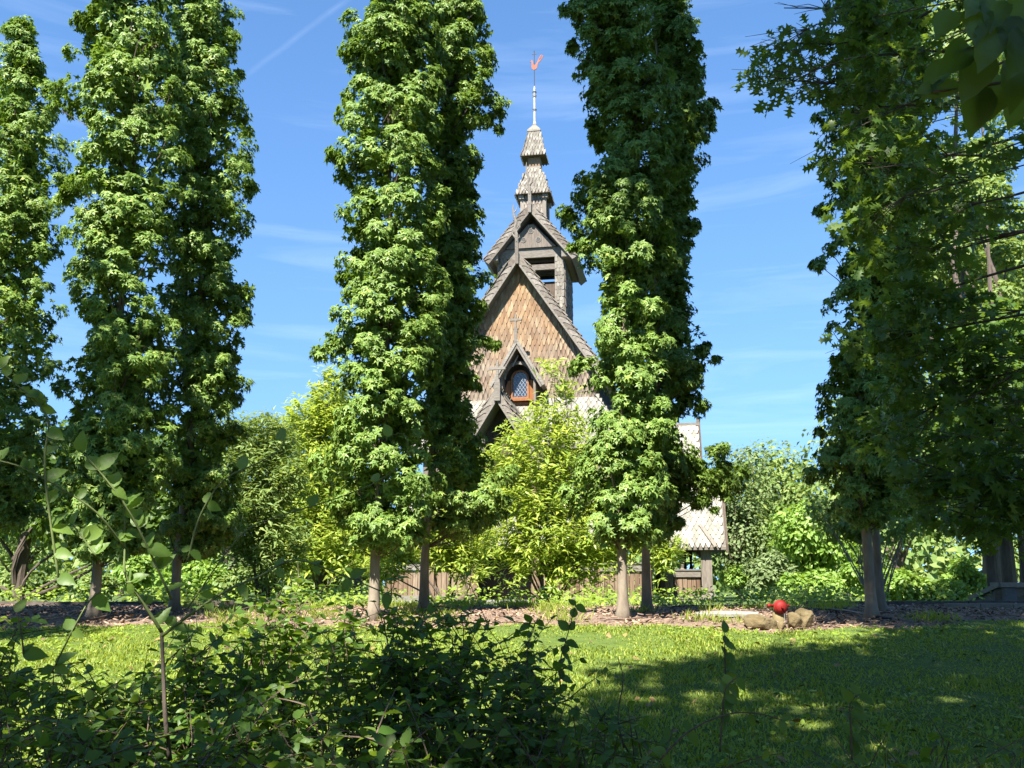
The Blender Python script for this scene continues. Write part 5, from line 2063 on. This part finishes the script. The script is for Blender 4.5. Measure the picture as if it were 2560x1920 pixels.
rock(1902, 1560, 10.35, .172, .14, .105, 'long tan boulder left of the hydrant', 3, .1)
rock(1953, 1575, 10.30, .055, .06, .062, 'smallest tan stone, at the foot of the hydrant rod', 4)
rock(1984, 1566, 10.36, .078, .09, .098, 'narrow upright boulder just right of the hydrant', 5, .5)
rock(2012, 1560, 10.50, .100, .10, .115, 'pointed boulder furthest right of the hydrant', 12, -.3)


def hydrant():
    D = 10.75
    b = at(1951, 1540, D)
    gz = float(ground_h(b[0], D))
    root = empty('hydrant', (b[0], D, gz))
    tag(root, 'short hydrant with a round red cap among tan boulders', 'hydrant')
    c = at(1948, 1517, D)
    zc = c[2] - gz
    m = MB()
    m.lathe([(.075, -.1), (.075, zc * .6), (.062, zc * .66), (.062, zc + .02), (.04, zc + .07)], (0, .05), 14)
    m.build('pipe_body', M_TAN, root, True)
    # the cap faces the camera: lathe about y
    prof = [(.0, -.085), (.03, -.082), (.052, -.072), (.066, -.055), (.070, -.035), (.079, -.033), (.079, -.018), (.064, -.013), (.064, .05)]
    m = MB()
    m.tube([(0, y, zc) for r, y in prof], [max(r, .002) for r, y in prof], 24)
    cap = m.build('red_cap', M_RED, root, True)
    m = MB()
    m.tube([(0, -.105, zc), (0, -.075, zc)], .013, 5)
    m.build('cap_nut', M_RED, cap)
    for sx, L, r in ((-1, .14, .02), (1, .11, .012)):
        m = MB()
        m.tube([(sx * .06, .0, zc + .012), (sx * (L - .03), .0, zc + .015), (sx * (L - .028), .0, zc + .015), (sx * L, .0, zc + .015)], [r * .8, r * .8, r * 1.15, r * 1.1], 10)
        m.build('side_outlet', M_RED, root, True)
    m = MB()
    m.tube([(.012, -.12, zc - .07), (.012, -.13, -.14)], .004, 6)
    m.build('rod', M_STEEL, root)


hydrant()


def hose(pts, D0, r, mat, name, label):
    P3 = []
    for (px, py) in pts:
        # meet the ground along the pixel's ray
        lo, hi = 8.0, 15.0
        rr = ray(px, py)
        for _ in range(40):
            mid = (lo + hi) / 2
            if CZ + rr[2] / rr[1] * mid < float(ground_h(0, mid)):
                hi = mid
            else:
                lo = mid
        P3.append((rr[0] / rr[1] * lo, lo, float(ground_h(0, lo)) + .03))
    P3 = np.array(P3)
    q = []
    for i in range(len(P3) - 1):          # Catmull-Rom
        p0, p1, p2, p3 = P3[max(i - 1, 0)], P3[i], P3[i + 1], P3[min(i + 2, len(P3) - 1)]
        for t in np.linspace(0, 1, 6)[:-1]:
            q.append(.5 * ((2 * p1) + (-p0 + p2) * t + (2 * p0 - 5 * p1 + 4 * p2 - p3) * t * t + (-p0 + 3 * p1 - 3 * p2 + p3) * t ** 3))
    q.append(P3[-1])
    m = MB()
    m.tube(q, r, 7)
    o = m.build(name, mat, None, True)
    tag(o, label, 'hose')


hose([(175, 1550), (182, 1541), (210, 1536), (265, 1534), (276, 1538), (262, 1547), (225, 1554), (190, 1554), (176, 1549)], 11, .010, M_HOSEB, 'irrigation_hose', 'thin irrigation hose looped round the left front trunk')
hose([(2000, 1530), (2060, 1529), (2110, 1533), (2150, 1540), (2180, 1548), (2230, 1553)], 11, .014, M_HOSE, 'irrigation_hose', 'black hose running across the mulch to the shaded right trunk')
hose([(1350, 1520), (1400, 1531), (1470, 1534), (1490, 1528), (1488, 1520), (1460, 1514)], 11, .011, M_HOSE, 'irrigation_hose', 'black hose curled on the mulch left of the right front trunk')
hose([(1680, 1521), (1730, 1519), (1790, 1521), (1850, 1518), (1900, 1520)], 11, .010, M_HOSE, 'irrigation_hose', 'dark hose lying along the bed below the side porch')
hose([(1500, 1552), (1540, 1554), (1580, 1553), (1606, 1550)], 11, .009, M_HOSEB, 'irrigation_hose', 'brown hose end in front of the right front trunk')


def board():
    D = 11.2
    p = at(1818, 1538, D)
    gz = float(ground_h(p[0], D))
    m = MB()
    n = 9
    v, f = [], []
    for i in range(n):
        t = i / (n - 1)
        x = -.37 + .74 * t
        w = .07 + .035 * math.sin(math.pi * t) + .008 * math.sin(i * 2.1)
        h = .030 + .012 * math.sin(math.pi * t)
        for yy, zz in ((-w, 0), (-w * .92, h * .8), (-w * .5, h), (w * .5, h), (w * .92, h * .8), (w, 0)):
            v.append((x + .02 * math.sin(yy * 40), yy, zz))
    for i in range(n - 1):
        for j in range(6):
            a, b = i * 6 + j, i * 6 + (j + 1) % 6
            f.append((a, b, b + 6, a + 6))
    f += [tuple(range(6))[::-1], tuple(range((n - 1) * 6, n * 6))]
    m.add(v, f)
    o = m.build('split_log', M_PALE)
    o.location = (p[0], D, gz + .02)
    o.rotation_euler = (0.16, 0.0, .06)
    tag(o, 'pale bleached split log lying flat on the mulch left of the hydrant', 'log')


board()


# ground cover and weeds along the back of the bed and the church base
def ground_cover():
    g = np.random.default_rng(51)
    n = 17000
    X = g.uniform(-9, 9, n)
    Y = 13.2 + g.random(n) ** 1.3 * 8.0
    w = vnoise(np.stack([X * 1.1, Y * .9, 0 * X], -1), 8)
    ok = (w > .42 + .25 * g.random(n)) & ((Y > 14.75) | (((Y > 13.9) | (w > .66)) & (np.abs(X) < 5)))
    X, Y = X[ok], Y[ok]
    n = len(X)
    hgt = g.random(n) ** 1.3 * np.where(Y > 14.9, .30, .15)
    M = frames(unit(np.stack([g.normal(0, .5, n), g.normal(-.2, .5, n), np.ones(n)], -1)), g.normal(0, 1, (n, 3)), g.uniform(.05, .11, n))
    T = np.stack([X, Y, ground_h(X, Y) + .02 + hgt], -1)
    o = link('ground_cover', scatter('ground_cover', T_OVATE, M, T, M_CLOVER))
    tag(o, 'low green ground cover along the back of the mulch bed', 'ground cover', kind='stuff')
    # tall weeds and grass tufts
    n = 5200
    cx = g.uniform(-5, 5, 60)
    cy = g.uniform(10.6, 14.6, 60)
    k = g.integers(0, 60, n)
    X, Y = cx[k] + g.normal(0, .14, n), cy[k] + g.normal(0, .10, n)
    d = unit(np.stack([g.normal(0, .5, n), g.normal(0, .5, n), np.ones(n)], -1))
    M = frames(np.cross(d, unit(g.normal(0, 1, (n, 3)))), d, g.uniform(.05, .16, n))
    M[:, :, 0] *= .35
    T = np.stack([X, Y, ground_h(X, Y)], -1)
    o = link('weed_tufts', scatter('weed_tufts', T_LANCE, M, T, M_GRASS))
    tag(o, 'scattered grass tufts and weeds on the mulch bed', 'weeds', kind='stuff')


ground_cover()

# ------------------------------------------------------------------ foreground: shrubs in front of the camera
ME_OV = T_OVATE_F.mesh('shrub_leaf', M_BUSH, True)
ME_SAP = T_OVATE_F.mesh('sapling_leaf', M_SAP, True)


def bush(name, label, canes, seed, leaf=(.046, .078), spacing=.05, nobj=150, mat=None, stem_mat=None, spread=.5, group='undergrowth in front of the camera', dens=1.0):
    """canes: (px, py, Y, count, length jitter): tops of arching leafy canes; bases on the ground below them"""
    g = np.random.default_rng(seed)
    random.seed(seed)
    cx = np.mean([at(c[0], c[1], c[2])[0] for c in canes])
    cy = np.mean([c[2] for c in canes])
    gz = float(ground_h(cx, cy))
    root = empty(name, (cx, cy, gz))
    tag(root, label, 'shrub', group)
    Rt = np.array([cx, cy, gz])
    st = MB()
    Ms, Ts = [], []
    for (px, py, Y, cnt, jit) in canes:
        tip0 = at(px, py, Y)
        for _ in range(cnt):
            tip = tip0 + np.array([g.normal(0, jit), g.normal(0, jit * .8), -abs(g.normal(0, jit * .6))])
            bx = tip[0] + g.normal(0, spread * .6)
            by = tip[1] + g.normal(0, spread * .5)
            base = np.array([bx, by, float(ground_h(bx, by)) - .02])
            mid = base * .35 + tip * .65 + np.array([0, 0, abs(g.normal(.10, .08))])
            pts = [(1 - t) ** 2 * base + 2 * t * (1 - t) * mid + t * t * tip for t in np.linspace(0, 1, 9)]
            pts = [p + g.normal(0, .008, 3) for p in pts]
            st.tube([p - Rt for p in pts], [.0055 - .004 * t for t in np.linspace(0, 1, 9)], 4)
            # side twigs with paired leaves
            segs = [(pts[3:], 1.0)]
            for _t in range(int(4 * dens)):
                i = g.integers(3, 9)
                d = np.array([g.normal(0, 1), g.normal(0, 1), g.normal(.25, .5)])
                d = d / np.linalg.norm(d)
                L = g.uniform(.10, .30)
                q = [pts[i] + d * L * t + np.array([0, 0, -.12 * L * t * t]) for t in np.linspace(0, 1, 5)]
                st.tube([p - Rt for p in q], [.0028, .0024, .002, .0016, .001], 3)
                segs.append((q, .9))
            for q, k in segs:
                q = np.array(q)
                sl = np.linalg.norm(np.diff(q, axis=0), axis=1)
                cum = np.concatenate([[0], np.cumsum(sl)])
                m = max(2, int(cum[-1] / spacing))
                for a in np.linspace(cum[-1] * .12, cum[-1], m):
                    p = np.array([np.interp(a, cum, q[:, j]) for j in range(3)])
                    tdir = q[-1] - q[0]
                    tdir = tdir / (np.linalg.norm(tdir) + 1e-6)
                    s = np.cross(tdir, g.normal(0, 1, 3))
                    s /= np.linalg.norm(s) + 1e-6
                    for sg in (-1, 1):
                        if g.random() < .12:
                            continue
                        tipd = s * sg * .8 + tdir * .55 + np.array([0, 0, -.15])
                        nr = np.array([0, 0, .9]) + g.normal(0, .45, 3)
                        Ms.append((nr, tipd, g.uniform(*leaf) * k * (.65 + .35 * math.sin(math.pi * min(1, .25 + a / cum[-1] * .75)))))
                        Ts.append(p - Rt)
    so = st.build('stems', stem_mat or M_TWIG, root)
    so['kind'] = 'stuff'
    nr = np.array([m[0] for m in Ms])
    td = np.array([m[1] for m in Ms])
    sz = np.array([m[2] for m in Ms])
    T = np.array(Ts)
    M = frames(nr, td, sz)
    W = T + Rt
    dist = W[:, 1] - sz * 14
    o = np.argsort(dist)
    fw = W[:, 1] * CP + (W[:, 2] - CZ) * SP
    inview = (np.abs(W[:, 0]) < .56 * fw) & ((W[:, 2] - CZ) * CP - W[:, 1] * SP > -.43 * fw)
    o = o[inview[o]]
    pick = g.permutation(o[:nobj * 4])[:nobj]
    mask = np.ones(len(T), bool)
    mask[pick] = False
    f = link('foliage', scatter('foliage', T_OVATE, M[mask], T[mask], mat or M_BUSH), root)
    f['kind'] = 'stuff'
    leaf_objects(ME_OV if mat is None else ME_SAP, M[~mask], T[~mask], f)
    return root


bush('honeysuckle_bush', 'dense dark leafy bush at the bottom centre, in front of the lawn',
     [(640, 1500, 4.3, 7, .13), (740, 1470, 4.4, 8, .12), (830, 1500, 4.3, 8, .13), (930, 1510, 4.2, 8, .13), (1030, 1530, 4.2, 8, .14), (1120, 1570, 4.1, 8, .13), (1200, 1540, 4.2, 6, .10), (1260, 1620, 4.0, 8, .13), (1330, 1690, 3.9, 8, .13), (1400, 1730, 3.8, 7, .12),
      (700, 1600, 4.0, 9, .15), (850, 1620, 4.0, 9, .15), (1000, 1650, 3.9, 9, .15), (1150, 1680, 3.8, 9, .15), (1280, 1760, 3.7, 9, .15), (900, 1760, 3.6, 9, .15), (1080, 1800, 3.5, 9, .15), (1250, 1850, 3.4, 8, .15), (750, 1780, 3.6, 8, .15)], 301)
bush('privet_bush', 'leafy bush at the bottom left, sunlit lawn showing through it',
     [(40, 1560, 3.9, 7, .12), (30, 1640, 3.7, 7, .13), (110, 1680, 3.6, 7, .12), (230, 1700, 3.6, 6, .12), (330, 1680, 3.7, 6, .12), (420, 1700, 3.6, 6, .12), (520, 1640, 3.8, 8, .13), (590, 1560, 4.0, 8, .12), (560, 1700, 3.6, 8, .13), (640, 1690, 3.6, 7, .13), (160, 1770, 3.4, 7, .13), (300, 1780, 3.4, 7, .13), (440, 1790, 3.4, 7, .13), (600, 1800, 3.3, 7, .13), (60, 1780, 3.3, 7, .13)], 302)
bush('creeping_undergrowth', 'low sprawling leafy growth along the bottom left edge',
     [(40, 1850, 2.8, 6, .10), (180, 1860, 2.8, 6, .10), (320, 1870, 2.7, 5, .10), (480, 1880, 2.7, 6, .10), (640, 1850, 2.8, 6, .10), (760, 1860, 2.8, 6, .10), (900, 1880, 2.7, 5, .10), (560, 1780, 3.0, 5, .10), (690, 1760, 3.0, 5, .10), (240, 1800, 3.0, 5, .10)], 303, (.045, .08), .055, 110, spread=.35)
bush('weedy_seedlings', 'thin leafy seedlings along the bottom right edge of the lawn',
     [(1480, 1830, 3.5, 4, .10), (1600, 1870, 3.4, 3, .10), (1700, 1850, 3.4, 3, .10), (1800, 1880, 3.3, 4, .12), (1950, 1890, 3.3, 4, .12), (2100, 1890, 3.3, 4, .12), (2250, 1870, 3.3, 5, .12), (2400, 1850, 3.3, 5, .12), (2520, 1820, 3.3, 5, .12), (1440, 1760, 3.6, 4, .08), (2320, 1800, 3.5, 2, .08), (1560, 1790, 3.6, 2, .08)], 304, (.045, .08), .06, 110, spread=.25, dens=.7)


def sprig(name, label, lines, seed, mat, stem_mat, leaves, group=None, cat='sapling'):
    """hand-placed stems (px, py, Y lists) and leaves (px, py, Y, length px, tip angle deg, tilt)"""
    g = np.random.default_rng(seed)
    p0 = at(*lines[0][0][0])
    gz = float(ground_h(p0[0], p0[1]))
    Rt = np.array([p0[0], p0[1], gz])
    root = empty(name, Rt)
    tag(root, label, cat, group)
    for pts, r0, r1 in lines:
        P3 = np.array([at(*p) for p in pts]) - Rt
        q = []
        for i in range(len(P3) - 1):
            a, b, c, d = P3[max(i - 1, 0)], P3[i], P3[i + 1], P3[min(i + 2, len(P3) - 1)]
            for t in np.linspace(0, 1, 5)[:-1]:
                q.append(.5 * ((2 * b) + (-a + c) * t + (2 * a - 5 * b + 4 * c - d) * t * t + (-a + 3 * b - 3 * c + d) * t ** 3))
        q.append(P3[-1])
        m = MB()
        m.tube(q, list(np.linspace(r0, r1, len(q))), 6)
        m.build('stem', stem_mat if r0 < .008 else M_BARKD, root, True)
    me = T_OVATE_F.mesh('sapling_leaf', mat, True)
    Ms, Ts = [], []
    for (px, py, Y, lp, ang, tilt) in leaves:
        p = at(px, py, Y)
        L = lp * Y / F * 1.05
        a = math.radians(ang)
        tip = np.array([math.cos(a), g.normal(0, .35), math.sin(a)])
        nr = np.array([g.normal(0, .35), -1.0, tilt + g.normal(0, .2)])
        Ms.append(frames(nr[None], tip[None], np.array([L]))[0])
        Ts.append(p - Rt)
    leaf_objects(me, np.array(Ms), np.array(Ts), root)
    return root


def along(pts, n, lp, seed, spread=75, tilt=.5, skip=.1):
    """pairs of leaves along a pixel polyline"""
    g = np.random.default_rng(seed)
    P_ = np.array(pts, float)
    d = np.concatenate([[0], np.cumsum(np.linalg.norm(np.diff(P_[:, :2], axis=0), axis=1))])
    out = []
    for i, s in enumerate(np.linspace(d[-1] * .06, d[-1] * .98, n)):
        q = [np.interp(s, d, P_[:, j]) for j in range(3)]
        e = [np.interp(min(s + 5, d[-1]), d, P_[:, j]) - np.interp(max(s - 5, 0), d, P_[:, j]) for j in range(2)]
        base = math.degrees(math.atan2(-e[1], e[0]))
        for sg in ((1,) if g.random() < .35 else (1, -1)):
            if g.random() < skip:
                continue
            ang = base + sg * (spread + g.normal(0, 18)) * (1 if i % 2 else -1)
            ang = ang + (-90 - ang) * .35 if math.cos(math.radians(ang + 90)) > -.6 else ang     # droop
            out.append((q[0], q[1], q[2], lp * g.uniform(.7, 1.15), ang, tilt + g.normal(0, .25)))
    return out


Y0 = 3.1
trunk = [(425, 1900, 3.25), (414, 1800, 3.2), (410, 1720, 3.2), (407, 1650, 3.2), (404, 1578, 3.2)]
c_left = [(404, 1580, 3.2), (360, 1510, 3.15), (315, 1440, 3.1), (312, 1370, 3.1), (312, 1260, 3.1)]
c_right = [(405, 1590, 3.2), (470, 1540, 3.2), (560, 1480, 3.2), (650, 1440, 3.2), (740, 1400, 3.2), (860, 1440, 3.2), (980, 1490, 3.2)]
v1 = [(312, 1370, 3.1), (240, 1280, 3.0), (150, 1220, 2.95), (60, 1170, 2.9), (-10, 1150, 2.9)]
v2 = [(430, 1500, 3.1), (330, 1290, 3.0), (250, 1180, 2.95), (200, 1125, 2.95)]
v3 = [(150, 1470, 2.95), (112, 1180, 2.9), (122, 1060, 2.9), (95, 1010, 2.9), (45, 965, 2.9), (-10, 920, 2.9)]
v4 = [(470, 1400, 3.1), (500, 1290, 3.1), (560, 1200, 3.1), (650, 1155, 3.1), (705, 1120, 3.1), (710, 1095, 3.1)]
v5 = [(470, 1520, 3.2), (600, 1340, 3.15), (700, 1290, 3.15), (830, 1250, 3.1), (950, 1200, 3.1), (1015, 1140, 3.1), (1010, 1085, 3.1), (960, 1095, 3.1)]
v6 = [(240, 1390, 3.0), (200, 1335, 3.0), (180, 1310, 3.0)]
v7 = [(130, 1680, 3.2), (190, 1560, 3.1), (235, 1490, 3.1), (300, 1460, 3.1), (330, 1455, 3.1)]
lv = []
lv += along(v1, 6, 46, 1) + along(v2, 8, 58, 2) + along(v3[:4], 8, 52, 3) + along(v3[3:], 5, 44, 4) + along(v4, 4, 46, 5) + along(v5, 5, 42, 6) + along(v6, 3, 52, 7) + along(c_left, 6, 46, 8) + along(c_right, 7, 40, 9, tilt=.9) + along(v7, 4, 48, 10)
sprig('vine_sapling', 'slender sapling tangled with big-leaved green vines on the left',
      [(trunk, .0085, .0055), (c_left, .006, .0025), (c_right, .006, .002), (v1, .0035, .002), (v2, .004, .002), (v3, .004, .002), (v4, .0035, .0012), (v5, .003, .001), (v6, .003, .002), (v7, .003, .002)], 71, M_SAP, M_STEM, lv)

# tall thin shoots standing up out of the undergrowth
shoots = [([(1330, 1760, 3.9), (1318, 1680, 3.9), (1322, 1600, 3.9), (1345, 1545, 3.9)], 'thin curved shoot rising above the right end of the dark bush', 5, 32),
          ([(1402, 1740, 3.8), (1400, 1660, 3.8), (1418, 1590, 3.8), (1440, 1510, 3.8)], 'upright shoot with small leaves in front of the sunlit lawn', 8, 32),
          ([(1560, 1870, 3.6), (1545, 1790, 3.6), (1558, 1700, 3.6), (1545, 1645, 3.6)], 'bare dark hooked shoot in the lawn shade', 2, 26),
          ([(1815, 1720, 3.5), (1812, 1640, 3.5), (1812, 1580, 3.5)], 'small weed shoot below the pale split log', 6, 30),
          ([(1800, 1880, 3.3), (1805, 1800, 3.3), (1815, 1720, 3.3), (1850, 1690, 3.3)], 'leafy seedling standing in the shaded lawn', 7, 40),
          ([(1650, 1900, 3.2), (1720, 1830, 3.2), (1820, 1785, 3.2), (1900, 1785, 3.2), (1960, 1802, 3.2)], 'arching bramble cane across the shaded lawn', 5, 36),
          ([(2130, 1900, 3.2), (2128, 1830, 3.2), (2125, 1760, 3.2), (2150, 1735, 3.2)], 'leafy seedling right of the arching bramble cane', 7, 38),
          ([(60, 1640, 3.5), (50, 1560, 3.5), (40, 1530, 3.5)], 'pale clipped shoot at the left edge', 2, 48)]
for i, (pts, lab, n, lp) in enumerate(shoots):
    sprig('shoot', lab, [(pts, .0035, .0015)], 80 + i, M_BUSH, M_TWIG, along(pts, n, lp, 90 + i, 70, .6), 'single shoots in front of the lawn', 'shoot')

# big dark leaves hanging in at the top right corner, close to the camera
br = [(2720, -60, 1.55), (2560, 60, 1.55), (2460, 110, 1.55), (2360, 140, 1.55)]
br2 = [(2700, 100, 1.6), (2560, 190, 1.6), (2450, 215, 1.6), (2330, 230, 1.6)]
lv = [(2390, 30, 1.55, 120, 235, .2), (2440, 20, 1.5, 130, 262, .2), (2480, 60, 1.5, 150, 250, .1), (2520, 40, 1.5, 150, 275, .1), (2555, 80, 1.5, 160, 260, .1), (2420, 110, 1.55, 130, 225, .2), (2470, 140, 1.55, 150, 240, .1), (2530, 150, 1.55, 150, 265, .1),
      (2380, 150, 1.6, 110, 200, .3), (2400, 215, 1.6, 100, 190, .4), (2455, 215, 1.6, 140, 250, .1), (2510, 190, 1.6, 160, 245, .1), (2560, 180, 1.6, 150, 255, .1), (2490, 0, 1.5, 130, 255, .1), (2340, 225, 1.62, 80, 200, .5), (2560, 0, 1.5, 140, 240, .1), (2430, -20, 1.5, 120, 250, .2), (2600, 120, 1.5, 160, 250, .1)]
r_ = sprig('hanging_branch', 'close dark branch with large oval leaves in the top right corner', [(br, .006, .002), (br2, .005, .002)], 95, M_OAK, M_TWIG, lv, None, 'branch')


# the wood the photographer stands in: it closes off the sky behind and beside the camera
g = np.random.default_rng(120)
L = []
for i in range(90):
    a = math.radians(g.uniform(-100, 95))          # around the back, from the left to the right
    rad = g.uniform(11, 17)
    x, y = math.sin(a) * rad, -math.cos(a) * rad
    if abs(x) < .62 * max(y, 0) + 4 and y > 0:
        continue
    L.append((x, y, g.uniform(.5, 8.0), g.uniform(1.8, 3.0)))
M, T = lump_crown(L, 16000, T_DIAM, 1.0, 121, .5, .9)
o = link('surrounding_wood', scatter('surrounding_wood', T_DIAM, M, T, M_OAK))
tag(o, 'wood edge standing behind and beside the photographer', 'woodland', kind='stuff')


def fallen_leaves():
    g = np.random.default_rng(140)
    n = 700
    X = g.uniform(-6, 6.5, n)
    Y = 4.3 + g.random(n) * 9.5
    M = frames(np.stack([g.normal(0, .35, n), g.normal(0, .35, n), np.ones(n)], -1), g.normal(0, 1, (n, 3)), g.uniform(.04, .085, n))
    T = np.stack([X, Y, ground_h(X, Y) + np.where(Y < lawn_edge_y(X), .065, .045)], -1)
    mt = noise_mat('dry_leaf', [(0.3, (0.12, 0.075, 0.035)), (0.7, (0.26, 0.18, 0.09))], 30, 0.8, 0.1, 0.01, 3, island=[(0, (.6, .6, .6)), (1, (1.3, 1.2, 1.0))])
    o = link('fallen_leaves', scatter('fallen_leaves', T_OVATE, M, T, mt))
    tag(o, 'dry brown leaves scattered over the lawn and mulch', 'leaf litter', kind='stuff')


fallen_leaves()
